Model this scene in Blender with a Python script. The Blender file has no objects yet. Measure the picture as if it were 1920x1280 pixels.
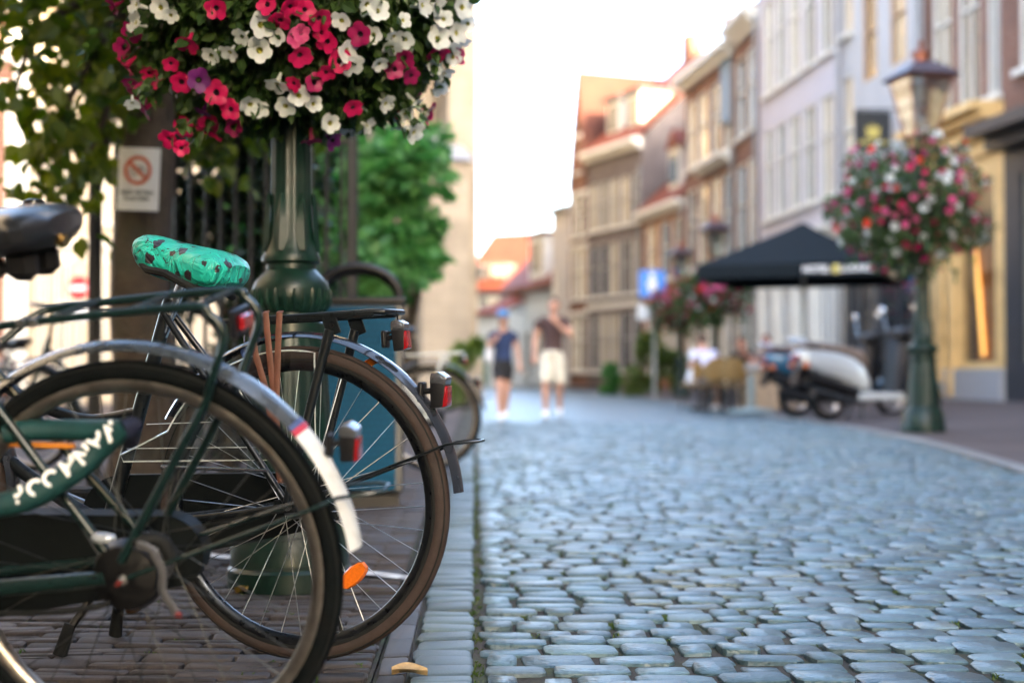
import bpy, bmesh, math, random
from mathutils import Vector, Matrix, Euler
R = math.radians
random.seed(11)
SC = bpy.context.scene
COL = SC.collection

# ------------------------------------------------------------------ camera, sky, sun, exposure
F = 2666.7                      # focal length in pixels of a 1920 wide frame (50 mm on 36 mm)
CAM_H = .632
PITCH = math.atan(62 / F)
cam_d = bpy.data.cameras.new('camera')
cam_d.lens = 50; cam_d.sensor_width = 36; cam_d.clip_start = .05; cam_d.clip_end = 3000
cam = bpy.data.objects.new('camera', cam_d); COL.objects.link(cam)
cam.location = (0, 0, CAM_H); cam.rotation_euler = (R(90) + PITCH, 0, 0)
cam_d.dof.use_dof = True; cam_d.dof.focus_distance = 3.12; cam_d.dof.aperture_fstop = 2.05
SC.camera = cam

SUN_AZ, SUN_EL = 150, 15        # azimuth clockwise from +Y: low evening sun behind the camera to the right
world = bpy.data.worlds.new('World'); SC.world = world; world.use_nodes = True
_n = world.node_tree.nodes; _sky = _n.new('ShaderNodeTexSky')
_sky.sky_type = 'NISHITA'; _sky.sun_disc = False
_sky.sun_elevation = R(SUN_EL); _sky.sun_rotation = R(SUN_AZ)
_sky.air_density = .75; _sky.dust_density = 3.0; _sky.ozone_density = .4
_bg = _n['Background']; _bg.inputs['Strength'].default_value = .15
world.node_tree.links.new(_sky.outputs['Color'], _bg.inputs['Color'])
sun_d = bpy.data.lights.new('sun', 'SUN'); sun_d.energy = 2.0; sun_d.angle = R(.6); sun_d.color = (1, .76, .48)
sun = bpy.data.objects.new('sun', sun_d); COL.objects.link(sun)
_to = Vector((math.sin(R(SUN_AZ)) * math.cos(R(SUN_EL)), math.cos(R(SUN_AZ)) * math.cos(R(SUN_EL)), math.sin(R(SUN_EL))))
sun.rotation_euler = _to.to_track_quat('Z', 'Y').to_euler()
sun.location = (20, -30, 30)
vs = SC.view_settings
vs.view_transform = 'Standard'; vs.look = 'None'; vs.gamma = 1; vs.use_curve_mapping = False
vs.exposure = 3.76
SC.cycles.use_denoising = True
SC.cycles.max_bounces = 8; SC.cycles.transparent_max_bounces = 24
SC.cycles.caustics_reflective = False; SC.cycles.caustics_refractive = False
SC.cycles.sample_clamp_indirect = 6

def at(px, py, D):              # photo pixel (1920 x 1280) at depth D -> world point
    fw = Vector((0, math.cos(PITCH), math.sin(PITCH))); up = Vector((0, -math.sin(PITCH), math.cos(PITCH)))
    return Vector((0, 0, CAM_H)) + fw * D + Vector((1, 0, 0)) * ((px - 960) / F * D) + up * ((640 - py) / F * D)
def ray(px, py):
    return (at(px, py, 1) - Vector((0, 0, CAM_H))).normalized()
def gd(px, py, z=0):            # photo pixel -> point on the level z
    d = ray(px, py); t = (z - CAM_H) / d.z
    return Vector((0, 0, CAM_H)) + d * t
SA = math.atan(70 / F)          # the street runs 1.5 degrees left of the camera axis
SU = Vector((-math.sin(SA), math.cos(SA), 0)); SV = Vector((math.cos(SA), math.sin(SA), 0))
def S(l, d, z=0): return SV * l + SU * d + Vector((0, 0, z))

# ------------------------------------------------------------------ helpers
class MB:
    def __init__(s): s.v = []; s.f = []; s.m = []; s.col = None
    def add(s, vs_, fs, m=0):
        o = len(s.v); s.v += [tuple(p) for p in vs_]
        s.f += [tuple(i + o for i in f) for f in fs]; s.m += [m] * len(fs); return s
    def box(s, c, d, m=0, rot=None, b=0):
        c = Vector(c); x, y, z = d[0] / 2, d[1] / 2, d[2] / 2
        if b <= 0:
            P = [(i, j, k) for i in (-x, x) for j in (-y, y) for k in (-z, z)]
            Fs = [(0, 1, 3, 2), (4, 6, 7, 5), (0, 4, 5, 1), (2, 3, 7, 6), (0, 2, 6, 4), (1, 5, 7, 3)]
        else:
            b = min(b, x * .9, y * .9, z * .9)
            lay = [(-z, b), (-z + b, 0), (z - b, 0), (z, b)]
            P = []
            for (zz, i) in lay:
                X, Y = x - i, y - i; c2 = b if i == 0 else b * .6
                P += [(-X + c2, -Y, zz), (X - c2, -Y, zz), (X, -Y + c2, zz), (X, Y - c2, zz), (X - c2, Y, zz), (-X + c2, Y, zz), (-X, Y - c2, zz), (-X, -Y + c2, zz)]
            Fs = [tuple(range(7, -1, -1)), tuple(range(24, 32))]
            for l in range(3):
                for i in range(8): Fs.append((l * 8 + i, l * 8 + (i + 1) % 8, l * 8 + 8 + (i + 1) % 8, l * 8 + 8 + i))
        P = [Vector(p) for p in P]
        if rot is not None:
            M = Euler(rot).to_matrix() if not isinstance(rot, Matrix) else rot
            P = [M @ p for p in P]
        return s.add([p + c for p in P], Fs, m)
    def tube(s, pts, r, n=8, m=0, closed=False, caps=True, flat=1.0, up=None):
        pts = [Vector(p) for p in pts]; k = len(pts)
        rs = r if isinstance(r, (list, tuple)) else [r] * k
        o = len(s.v); prev = None
        for i, p in enumerate(pts):
            if closed: t = pts[(i + 1) % k] - pts[i - 1]
            else: t = pts[min(i + 1, k - 1)] - pts[max(i - 1, 0)]
            t = t.normalized() if t.length > 1e-9 else Vector((0, 0, 1))
            if prev is None:
                a = Vector(up) if up is not None else (Vector((0, 0, 1)) if abs(t.z) < .9 else Vector((1, 0, 0)))
                nn = (a - t * a.dot(t)).normalized()
            else:
                nn = prev - t * prev.dot(t); nn = nn.normalized() if nn.length > 1e-6 else prev
            prev = nn; bb = t.cross(nn)
            for j in range(n):
                an = 2 * math.pi * j / n
                s.v.append(tuple(p + nn * (rs[i] * math.cos(an)) + bb * (rs[i] * flat * math.sin(an))))
        L = k if closed else k - 1
        for i in range(L):
            for j in range(n):
                a, b2 = o + i * n + j, o + i * n + (j + 1) % n
                c, d = o + ((i + 1) % k) * n + (j + 1) % n, o + ((i + 1) % k) * n + j
                s.f.append((a, b2, c, d)); s.m.append(m)
        if caps and not closed:
            s.f.append(tuple(o + j for j in range(n - 1, -1, -1))); s.m.append(m)
            s.f.append(tuple(o + (k - 1) * n + j for j in range(n))); s.m.append(m)
        return s
    def lathe(s, prof, n=24, c=(0, 0, 0), axis='z', a0=0, a1=360, m=0, closed=False, flute=None):
        full = abs(a1 - a0) >= 359.9; k = n if full else n + 1; o = len(s.v); P = len(prof); c = Vector(c)
        for i in range(k):
            a = R(a0 + (a1 - a0) * i / n)
            for (r, z) in prof:
                rr = r * (1 + (flute[0] * math.cos(flute[1] * a) if flute and flute[2] <= z <= flute[3] else 0))
                if axis == 'z': p = Vector((rr * math.cos(a), rr * math.sin(a), z))
                elif axis == 'y': p = Vector((rr * math.cos(a), z, rr * math.sin(a)))
                else: p = Vector((z, rr * math.cos(a), rr * math.sin(a)))
                s.v.append(tuple(p + c))
        PP = P if closed else P - 1
        for i in range(n):
            i2 = (i + 1) % k
            for j in range(PP):
                j2 = (j + 1) % P
                q = (o + i * P + j, o + i2 * P + j, o + i2 * P + j2, o + i * P + j2)
                s.f.append(q if axis != 'y' else q[::-1]); s.m.append(m)
        if not full and closed:
            s.f.append(tuple(o + j for j in range(P))); s.m.append(m)
            s.f.append(tuple(o + (k - 1) * P + j for j in range(P - 1, -1, -1))); s.m.append(m)
        return s
    def ell(s, c, r, nu=12, nv=8, m=0, rot=None):
        c = Vector(c); r = (r, r, r) if not isinstance(r, (tuple, list)) else r; o = len(s.v)
        M = Euler(rot).to_matrix() if rot is not None else None
        P = [Vector((0, 0, -r[2]))]
        for j in range(1, nv):
            b = math.pi * j / nv
            for i in range(nu):
                a = 2 * math.pi * i / nu
                P.append(Vector((r[0] * math.sin(b) * math.cos(a), r[1] * math.sin(b) * math.sin(a), -r[2] * math.cos(b))))
        P.append(Vector((0, 0, r[2])))
        s.v += [tuple((M @ p if M else p) + c) for p in P]
        for i in range(nu):
            s.f.append((o, o + 1 + (i + 1) % nu, o + 1 + i)); s.m.append(m)
            for j in range(nv - 2):
                a = o + 1 + j * nu
                s.f.append((a + i, a + (i + 1) % nu, a + nu + (i + 1) % nu, a + nu + i)); s.m.append(m)
            a = o + 1 + (nv - 2) * nu
            s.f.append((a + i, a + (i + 1) % nu, o + 1 + (nv - 1) * nu)); s.m.append(m)
        return s
    def prism(s, poly, t0, t1, axis='y', m=0, c=(0, 0, 0)):      # a 2-D outline extruded along an axis
        n = len(poly); c = Vector(c)
        def P(a, b, t):
            return (Vector((a, t, b)) if axis == 'y' else Vector((t, a, b)) if axis == 'x' else Vector((a, b, t))) + c
        V = [P(a, b, t0) for a, b in poly] + [P(a, b, t1) for a, b in poly]
        Fs = [tuple(range(n)), tuple(range(2 * n - 1, n - 1, -1))] + [(i + n, (i + 1) % n + n, (i + 1) % n, i)[::1] for i in range(n)]
        return s.add(V, Fs, m)
    def loft(s, rings, m=0, caps=True):
        o = len(s.v); n = len(rings[0])
        for r in rings: s.v += [tuple(p) for p in r]
        for i in range(len(rings) - 1):
            for j in range(n):
                s.f.append((o + i * n + j, o + i * n + (j + 1) % n, o + (i + 1) * n + (j + 1) % n, o + (i + 1) * n + j)); s.m.append(m)
        if caps:
            s.f.append(tuple(o + j for j in range(n - 1, -1, -1))); s.m.append(m)
            s.f.append(tuple(o + (len(rings) - 1) * n + j for j in range(n))); s.m.append(m)
        return s
    def mesh(s, name, mats, ang=38, fix=True, bev=0):
        me = bpy.data.meshes.new(name); me.from_pydata(s.v, [], s.f); 
        for m in (mats if isinstance(mats, (list, tuple)) else [mats]): me.materials.append(m)
        me.polygons.foreach_set('material_index', s.m)
        if s.col is not None:
            a = me.attributes.new('rnd', 'FLOAT', 'POINT'); a.data.foreach_set('value', s.col)
        if fix:
            bm = bmesh.new(); bm.from_mesh(me); bmesh.ops.recalc_face_normals(bm, faces=bm.faces)
            if bev: bmesh.ops.bevel(bm, geom=[e for e in bm.edges if e.is_manifold and e.calc_face_angle(0) > .3], offset=bev, segments=2, affect='EDGES', profile=.6)
            bm.to_mesh(me); bm.free()
        if ang:
            me.polygons.foreach_set('use_smooth', [True] * len(me.polygons)); me.set_sharp_from_angle(angle=R(ang))
        me.update(); return me
    def build(s, name, mats, parent=None, loc=None, rot=None, ang=38, fix=True, bev=0):
        return link(name, s.mesh(name, mats, ang, fix, bev), parent, loc, rot)

def link(name, me, parent=None, loc=None, rot=None):
    o = bpy.data.objects.new(name, me); COL.objects.link(o)
    if parent is not None: o.parent = parent
    if loc is not None: o.location = loc
    if rot is not None: o.rotation_euler = rot
    return o
def tag(o, label=None, cat=None, group=None, kind=None):
    if label: o['label'] = label
    if cat: o['category'] = cat
    if group: o['group'] = group
    if kind: o['kind'] = kind
    return o
def thing(name, label, cat, loc=(0, 0, 0), rz=0, group=None):
    o = bpy.data.objects.new(name, None); COL.objects.link(o); o.empty_display_size = .1
    o.location = loc; o.rotation_euler = (0, 0, rz); return tag(o, label, cat, group)
def struct(o): return tag(o, kind='structure')
def copy_tree(o, parent=None):
    c = o.copy(); COL.objects.link(c)
    if parent is not None: c.parent = parent
    for ch in list(o.children): copy_tree(ch, c)
    return c
def text_mesh(body, size, mat_, name='lettering', ex=.0008, bold=0):
    cu = bpy.data.curves.new('txt', 'FONT'); cu.body = body; cu.size = size; cu.extrude = ex; cu.offset = bold
    cu.align_x = 'CENTER'; cu.align_y = 'CENTER'; cu.resolution_u = 3
    o = bpy.data.objects.new('txt', cu); COL.objects.link(o)
    bpy.context.view_layer.update()
    dg = bpy.context.evaluated_depsgraph_get()
    me = bpy.data.meshes.new_from_object(o.evaluated_get(dg)); me.name = name
    bpy.data.objects.remove(o); bpy.data.curves.remove(cu)
    me.materials.clear(); me.materials.append(mat_); return me
def bez(p0, p1, p2, n=8):
    p0, p1, p2 = Vector(p0), Vector(p1), Vector(p2)
    return [p0 * (1 - t) ** 2 + p1 * 2 * t * (1 - t) + p2 * t * t for t in [i / n for i in range(n + 1)]]
def smoothpts(pts, n=6):         # Catmull-Rom through the points
    P = [Vector(p) for p in pts]; P = [P[0] * 2 - P[1]] + P + [P[-1] * 2 - P[-2]]; out = []
    for i in range(1, len(P) - 2):
        for k in range(n):
            t = k / n; a, b, c, d = P[i - 1], P[i], P[i + 1], P[i + 2]
            out.append(.5 * ((2 * b) + (c - a) * t + (2 * a - 5 * b + 4 * c - d) * t * t + (3 * b - a - 3 * c + d) * t ** 3))
    out.append(P[-2]); return out

# ------------------------------------------------------------------ materials
MT = {}
def pm(name, col, rough=.5, metal=0, var=.15, scale=12, bump=0, bscale=60, coat=0, spec=.5, rnd=0, dirt=None, dscale=3, damt=.5, trans=0, rvar=.0, sheen=0):
    if name in MT: return MT[name]
    m = bpy.data.materials.new(name); m.use_nodes = True; nt = m.node_tree; N = nt.nodes; L = nt.links
    b = N['Principled BSDF']
    b.inputs['Roughness'].default_value = rough; b.inputs['Metallic'].default_value = metal
    b.inputs['Coat Weight'].default_value = coat; b.inputs['Coat Roughness'].default_value = .08
    b.inputs['Specular IOR Level'].default_value = spec; b.inputs['Transmission Weight'].default_value = trans
    tc = N.new('ShaderNodeTexCoord')
    nz = N.new('ShaderNodeTexNoise'); nz.inputs['Scale'].default_value = scale; nz.inputs['Detail'].default_value = 5; nz.inputs['Roughness'].default_value = .65
    L.new(tc.outputs['Object'], nz.inputs['Vector'])
    rp = N.new('ShaderNodeMapRange'); rp.inputs['From Min'].default_value = .25; rp.inputs['From Max'].default_value = .75
    rp.inputs['To Min'].default_value = 1 - var; rp.inputs['To Max'].default_value = 1 + var
    L.new(nz.outputs['Fac'], rp.inputs['Value'])
    fac = rp.outputs['Result']
    if rnd:
        oi = N.new('ShaderNodeObjectInfo'); at_ = N.new('ShaderNodeAttribute'); at_.attribute_name = 'rnd'
        ad = N.new('ShaderNodeMath'); ad.operation = 'ADD'; L.new(oi.outputs['Random'], ad.inputs[0]); L.new(at_.outputs['Fac'], ad.inputs[1])
        fr = N.new('ShaderNodeMath'); fr.operation = 'FRACT'; L.new(ad.outputs[0], fr.inputs[0])
        r2 = N.new('ShaderNodeMapRange'); r2.inputs['To Min'].default_value = 1 - rnd; r2.inputs['To Max'].default_value = 1 + rnd
        L.new(fr.outputs[0], r2.inputs['Value'])
        mu = N.new('ShaderNodeMath'); mu.operation = 'MULTIPLY'; L.new(fac, mu.inputs[0]); L.new(r2.outputs['Result'], mu.inputs[1]); fac = mu.outputs[0]
    vm = N.new('ShaderNodeVectorMath'); vm.operation = 'SCALE'; vm.inputs[0].default_value = col[:3]; L.new(fac, vm.inputs['Scale'])
    out = vm.outputs['Vector']
    if dirt is not None:
        n2 = N.new('ShaderNodeTexNoise'); n2.inputs['Scale'].default_value = dscale; n2.inputs['Detail'].default_value = 6; L.new(tc.outputs['Object'], n2.inputs['Vector'])
        r3 = N.new('ShaderNodeMapRange'); r3.inputs['From Min'].default_value = .48; r3.inputs['From Max'].default_value = .68; r3.inputs['To Max'].default_value = damt
        L.new(n2.outputs['Fac'], r3.inputs['Value'])
        mx = N.new('ShaderNodeMix'); mx.data_type = 'RGBA'; L.new(r3.outputs['Result'], mx.inputs['Factor']); L.new(out, mx.inputs['A']); mx.inputs['B'].default_value = (*dirt, 1)
        out = mx.outputs['Result']
    L.new(out, b.inputs['Base Color'])
    if rvar:
        r4 = N.new('ShaderNodeMapRange'); r4.inputs['From Min'].default_value = .3; r4.inputs['From Max'].default_value = .7
        r4.inputs['To Min'].default_value = max(0, rough - rvar); r4.inputs['To Max'].default_value = min(1, rough + rvar)
        n3 = N.new('ShaderNodeTexNoise'); n3.inputs['Scale'].default_value = scale * 2.3; n3.inputs['Detail'].default_value = 4; L.new(tc.outputs['Object'], n3.inputs['Vector'])
        L.new(n3.outputs['Fac'], r4.inputs['Value']); L.new(r4.outputs['Result'], b.inputs['Roughness'])
    if bump:
        n4 = N.new('ShaderNodeTexNoise'); n4.inputs['Scale'].default_value = bscale; n4.inputs['Detail'].default_value = 6; L.new(tc.outputs['Object'], n4.inputs['Vector'])
        bp = N.new('ShaderNodeBump'); bp.inputs['Strength'].default_value = bump; bp.inputs['Distance'].default_value = .01
        L.new(n4.outputs['Fac'], bp.inputs['Height']); L.new(bp.outputs['Normal'], b.inputs['Normal'])
    MT[name] = m; return m
def brickmat(name, c1, c2, mortar, scale=1, bw=.21, bh=.065, var=.25, rough=.85):
    m = bpy.data.materials.new(name); m.use_nodes = True; N = m.node_tree.nodes; L = m.node_tree.links; b = N['Principled BSDF']
    b.inputs['Roughness'].default_value = rough; b.inputs['Specular IOR Level'].default_value = .25
    tc = N.new('ShaderNodeTexCoord'); sx = N.new('ShaderNodeSeparateXYZ'); L.new(tc.outputs['Object'], sx.inputs[0])
    ad = N.new('ShaderNodeMath'); ad.operation = 'ADD'; L.new(sx.outputs['X'], ad.inputs[0]); L.new(sx.outputs['Y'], ad.inputs[1])
    cx = N.new('ShaderNodeCombineXYZ'); L.new(ad.outputs[0], cx.inputs['X']); L.new(sx.outputs['Z'], cx.inputs['Y'])
    br = N.new('ShaderNodeTexBrick'); br.inputs['Color1'].default_value = (*c1, 1); br.inputs['Color2'].default_value = (*c2, 1); br.inputs['Mortar'].default_value = (*mortar, 1)
    br.inputs['Scale'].default_value = scale; br.inputs['Mortar Size'].default_value = .008; br.inputs['Brick Width'].default_value = bw; br.inputs['Row Height'].default_value = bh
    L.new(cx.outputs[0], br.inputs['Vector'])
    nz = N.new('ShaderNodeTexNoise'); nz.inputs['Scale'].default_value = .9; nz.inputs['Detail'].default_value = 6; L.new(tc.outputs['Object'], nz.inputs['Vector'])
    rp = N.new('ShaderNodeMapRange'); rp.inputs['From Min'].default_value = .3; rp.inputs['From Max'].default_value = .7; rp.inputs['To Min'].default_value = 1 - var; rp.inputs['To Max'].default_value = 1 + var
    L.new(nz.outputs['Fac'], rp.inputs['Value'])
    vm = N.new('ShaderNodeVectorMath'); vm.operation = 'SCALE'; L.new(br.outputs['Color'], vm.inputs[0]); L.new(rp.outputs['Result'], vm.inputs['Scale'])
    L.new(vm.outputs['Vector'], b.inputs['Base Color'])
    bp = N.new('ShaderNodeBump'); bp.inputs['Strength'].default_value = .4; bp.inputs['Distance'].default_value = .01; bp.invert = True
    L.new(br.outputs['Fac'], bp.inputs['Height']); L.new(bp.outputs['Normal'], b.inputs['Normal'])
    MT[name] = m; return m
def clearmat(name, tint=(.93, .97, .96), rough=.04, gloss=1.0, ior=1.5):      # thin clear plastic or glass: see-through with a fresnel sheen
    m = bpy.data.materials.new(name); m.use_nodes = True; N = m.node_tree.nodes; L = m.node_tree.links
    N.remove(N['Principled BSDF']); o = N['Material Output']
    t = N.new('ShaderNodeBsdfTransparent'); t.inputs['Color'].default_value = (*tint, 1)
    g = N.new('ShaderNodeBsdfGlossy'); g.inputs['Roughness'].default_value = rough; g.inputs['Color'].default_value = (gloss, gloss, gloss, 1)
    fr = N.new('ShaderNodeFresnel'); ge = N.new('ShaderNodeNewGeometry'); mr = N.new('ShaderNodeMapRange'); mr.inputs['To Min'].default_value = ior; mr.inputs['To Max'].default_value = 1 / ior
    L.new(ge.outputs['Backfacing'], mr.inputs['Value']); L.new(mr.outputs['Result'], fr.inputs['IOR'])
    mx = N.new('ShaderNodeMixShader'); L.new(fr.outputs[0], mx.inputs['Fac']); L.new(t.outputs[0], mx.inputs[1]); L.new(g.outputs[0], mx.inputs[2]); L.new(mx.outputs[0], o.inputs['Surface'])
    MT[name] = m; return m
def leafmat(name, col, col2, trans=.35, rough=.45, rnd=.35):
    m = bpy.data.materials.new(name); m.use_nodes = True; N = m.node_tree.nodes; L = m.node_tree.links; b = N['Principled BSDF']; o = N['Material Output']
    b.inputs['Roughness'].default_value = rough; b.inputs['Specular IOR Level'].default_value = .4
    at_ = N.new('ShaderNodeAttribute'); at_.attribute_name = 'rnd'
    mx = N.new('ShaderNodeMix'); mx.data_type = 'RGBA'; mx.inputs['A'].default_value = (*col, 1); mx.inputs['B'].default_value = (*col2, 1); L.new(at_.outputs['Fac'], mx.inputs['Factor'])
    L.new(mx.outputs['Result'], b.inputs['Base Color'])
    tr = N.new('ShaderNodeBsdfTranslucent'); hs = N.new('ShaderNodeHueSaturation'); hs.inputs['Value'].default_value = 1.6; hs.inputs['Saturation'].default_value = 1.15
    L.new(mx.outputs['Result'], hs.inputs['Color']); L.new(hs.outputs['Color'], tr.inputs['Color'])
    ms = N.new('ShaderNodeMixShader'); ms.inputs['Fac'].default_value = trans; L.new(b.outputs[0], ms.inputs[1]); L.new(tr.outputs[0], ms.inputs[2]); L.new(ms.outputs[0], o.inputs['Surface'])
    MT[name] = m; return m

black = pm('black_paint', (.005, .007, .008), .32, 0, .2, 25, coat=.25, rvar=.06, spec=.35)
green_black = pm('green_black_paint', (.004, .015, .014), .32, 0, .2, 30, coat=.25, rvar=.06, spec=.35)
rubber = pm('black_rubber', (.008, .009, .009), .75, 0, .25, 40, bump=.1, bscale=200, spec=.2)
plastic = pm('black_plastic', (.008, .008, .009), .42, 0, .2, 30, spec=.3)
chrome = pm('chrome', (.62, .64, .66), .18, 1, .12, 40, rvar=.08)
steel = pm('dull_steel', (.38, .38, .37), .38, 1, .25, 40, rvar=.12)
darksteel = pm('dark_steel', (.055, .055, .055), .42, 1, .25, 40, rvar=.12)
white_paint = pm('white_paint', (.75, .75, .73), .45, 0, .08, 6, dirt=(.45, .43, .38), dscale=5, damt=.3)
red_lens = pm('red_lens', (.26, .005, .008), .12, 0, .25, 90, coat=1)
amber = pm('amber_lens', (.62, .13, .006), .25, 0, .2, 130, coat=.6, bump=.25, bscale=220)
# ------------------------------------------------------------------ ground, road, pavements
dirt = pm('joint_dirt', (.036, .030, .023), .95, 0, .4, 30, bump=.5, bscale=120, dirt=(.045, .07, .02), dscale=7, damt=.6)
stone = pm('cobble_stone', (.105, .150, .160), .36, 0, .28, 30, bump=.6, bscale=55, rnd=.12, rvar=.14, dirt=(.15, .17, .165), dscale=1.3, damt=.4, spec=.6)
def stonemat():
    m = stone; N = m.node_tree.nodes; L = m.node_tree.links; b = N['Principled BSDF']
    ge = N.new('ShaderNodeNewGeometry')
    for n in [n for n in N if n.type == 'TEX_NOISE']: L.new(ge.outputs['Position'], n.inputs['Vector'])
    oi = N.new('ShaderNodeObjectInfo'); at_ = N.new('ShaderNodeAttribute'); at_.attribute_name = 'rnd'
    ad = N.new('ShaderNodeMath'); ad.operation = 'ADD'; L.new(oi.outputs['Random'], ad.inputs[0]); L.new(at_.outputs['Fac'], ad.inputs[1])
    fr = N.new('ShaderNodeMath'); fr.operation = 'FRACT'; L.new(ad.outputs[0], fr.inputs[0])
    cr = N.new('ShaderNodeValToRGB'); e = cr.color_ramp.elements; e[0].color = (.044, .086, .106, 1); e[1].color = (.140, .188, .200, 1)
    for p_, c_ in ((.3, (.063, .120, .145)), (.55, (.080, .142, .166)), (.75, (.075, .103, .112)), (.9, (.098, .170, .195))): x = e.new(p_); x.color = (*c_, 1)
    L.new(fr.outputs[0], cr.inputs['Fac'])
    vm = [n for n in N if n.type == 'VECT_MATH'][0]; L.new(cr.outputs['Color'], vm.inputs[0])
    mp = N.new('ShaderNodeMath'); mp.operation = 'MULTIPLY'; mp.inputs[1].default_value = 7.31; L.new(fr.outputs[0], mp.inputs[0]); f2 = N.new('ShaderNodeMath'); f2.operation = 'FRACT'; L.new(mp.outputs[0], f2.inputs[0])
    nz = N.new('ShaderNodeTexNoise'); nz.inputs['Scale'].default_value = 45; nz.inputs['Detail'].default_value = 5; L.new([n for n in N if n.type == 'TEX_COORD'][0].outputs['Object'], nz.inputs['Vector'])
    a2 = N.new('ShaderNodeMath'); a2.operation = 'ADD'; L.new(f2.outputs[0], a2.inputs[0]); L.new(nz.outputs['Fac'], a2.inputs[1])
    mr = N.new('ShaderNodeMapRange'); mr.inputs['From Min'].default_value = .2; mr.inputs['From Max'].default_value = 1.6; mr.inputs['To Min'].default_value = .25; mr.inputs['To Max'].default_value = .52; L.new(a2.outputs[0], mr.inputs['Value']); L.new(mr.outputs['Result'], b.inputs['Roughness'])
stonemat()
paver = pm('gutter_stone', (.088, .128, .142), .46, 0, .2, 22, bump=.35, bscale=90, rnd=.3, rvar=.12, spec=.55)
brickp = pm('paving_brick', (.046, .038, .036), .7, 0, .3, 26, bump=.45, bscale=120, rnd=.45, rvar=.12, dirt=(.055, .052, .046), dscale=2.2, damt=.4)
darkbrick = pm('edge_brick', (.068, .066, .070), .6, 0, .3, 26, bump=.4, bscale=120, rnd=.35, rvar=.1)
kerbm = pm('kerb_stone', (.20, .195, .185), .7, 0, .2, 8, bump=.3, bscale=60, rnd=.15)

g = MB(); G = 900
g.add([(-G, -G, -.06), (G, -G, -.06), (G, G, -.06), (-G, G, -.06)], [(0, 1, 2, 3)])
struct(g.build('ground', pm('earth', (.10, .09, .08), .9, 0, .3, .6), ang=0))

KERB = [(2.75, -30), (2.75, 2), (2.95, 5), (3.2, 7), (3.58, 9.3), (3.93, 11.5), (4.19, 13.4), (4.42, 16.5), (4.54, 20.5), (4.56, 30), (4.5, 42), (4.2, 60), (3.8, 80)]
def kerb_l(d):
    for (l0, d0), (l1, d1) in zip(KERB, KERB[1:]):
        if d <= d1: return l0 + (l1 - l0) * max(0, (d - d0)) / (d1 - d0)
    return KERB[-1][0]
def strip(name, fl, fr, ds, z0, z1, mt, nx=1):
    b = MB(); 
    for d in ds:
        for i in range(nx + 1):
            t = i / nx; l = fl(d) + (fr(d) - fl(d)) * t; b.v.append(tuple(S(l, d, z0 + (z1 - z0) * t)))
    for k in range(len(ds) - 1):
        for i in range(nx):
            a = k * (nx + 1) + i; b.f.append((a, a + 1, a + nx + 2, a + nx + 1)); b.m.append(0)
    return b.build(name, mt, ang=30)
DS = [-30, -10, 0, 2, 3.5, 5, 6, 7, 8, 9.3, 10.5, 11.5, 12.5, 13.4, 15, 16.5, 18.5, 20.5, 25, 30, 36, 42, 50, 60, 80]
road = struct(strip('cobbled_road', lambda d: -.004, lambda d: kerb_l(d) - .02, DS, -.010, -.010, dirt))

def stone_ring(w, l, rr, n=8, ex=3.2, jit=.05):
    # a rectangle with worn, cut corners; ex sets how square it is
    cx, cy = .62 / ex, .95 / ex; pts = []
    for sx, sy, f in ((1, -1, 0), (1, 1, 1), (-1, 1, 0), (-1, -1, 1)):
        a = (sx * (.5 - cx * rr.uniform(.6, 1.4)), sy * .5); b = (sx * .5, sy * (.5 - cy * rr.uniform(.6, 1.4)))
        pts += [a, b] if not f else [b, a]
    return [(w * x * (1 + rr.uniform(-jit, jit)), l * y * (1 + rr.uniform(-jit, jit))) for x, y in pts]
def stone_geo(w, l, rr, h=.05, n=8, inset=.82, dome=.007, ex=3.2, jit=.05):
    o = stone_ring(w, l, rr, n, ex, jit); k_ = .13 if w == 1 else 1; tx, ty = rr.uniform(-.035, .035) * k_, rr.uniform(-.05, .05) * k_
    V = [(x, y, -h) for x, y in o] + [(x, y, -dome + x * tx + y * ty) for x, y in o] + [(x * inset, y * (inset - .04), x * tx + y * ty) for x, y in o]
    Fs = []
    for k in range(2):
        for i in range(n): Fs.append((k * n + i, k * n + (i + 1) % n, k * n + n + (i + 1) % n, k * n + n + i))
    Fs.append(tuple(range(2 * n, 3 * n)))
    return V, Fs
rr = random.Random(5)
STONES = []                      # (l, d, w, len, z, rot)
d = 1.5; row = 0
while d < 19:
    pit = rr.uniform(.094, .112); l = .006 + rr.uniform(0, .02); lim = min(kerb_l(d) - .03, .40 * d + 1.7); k = 0
    while l < lim:
        w = rr.choice((rr.uniform(.085, .13), rr.uniform(.115, .165), rr.uniform(.13, .19)))
        if k == 0: w = rr.uniform(.07, .16)
        if l + w > lim: w = lim - l
        if w > .05: STONES.append((l + w / 2, d + pit / 2 + .008 * math.sin(l * 3.1 + row * .35) + rr.uniform(-.005, .005), w - rr.uniform(.008, .022), pit - rr.uniform(.003, .014), rr.gauss(0, .003), rr.uniform(-.035, .035)))
        l += w; k += 1
    d += pit; row += 1
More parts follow.
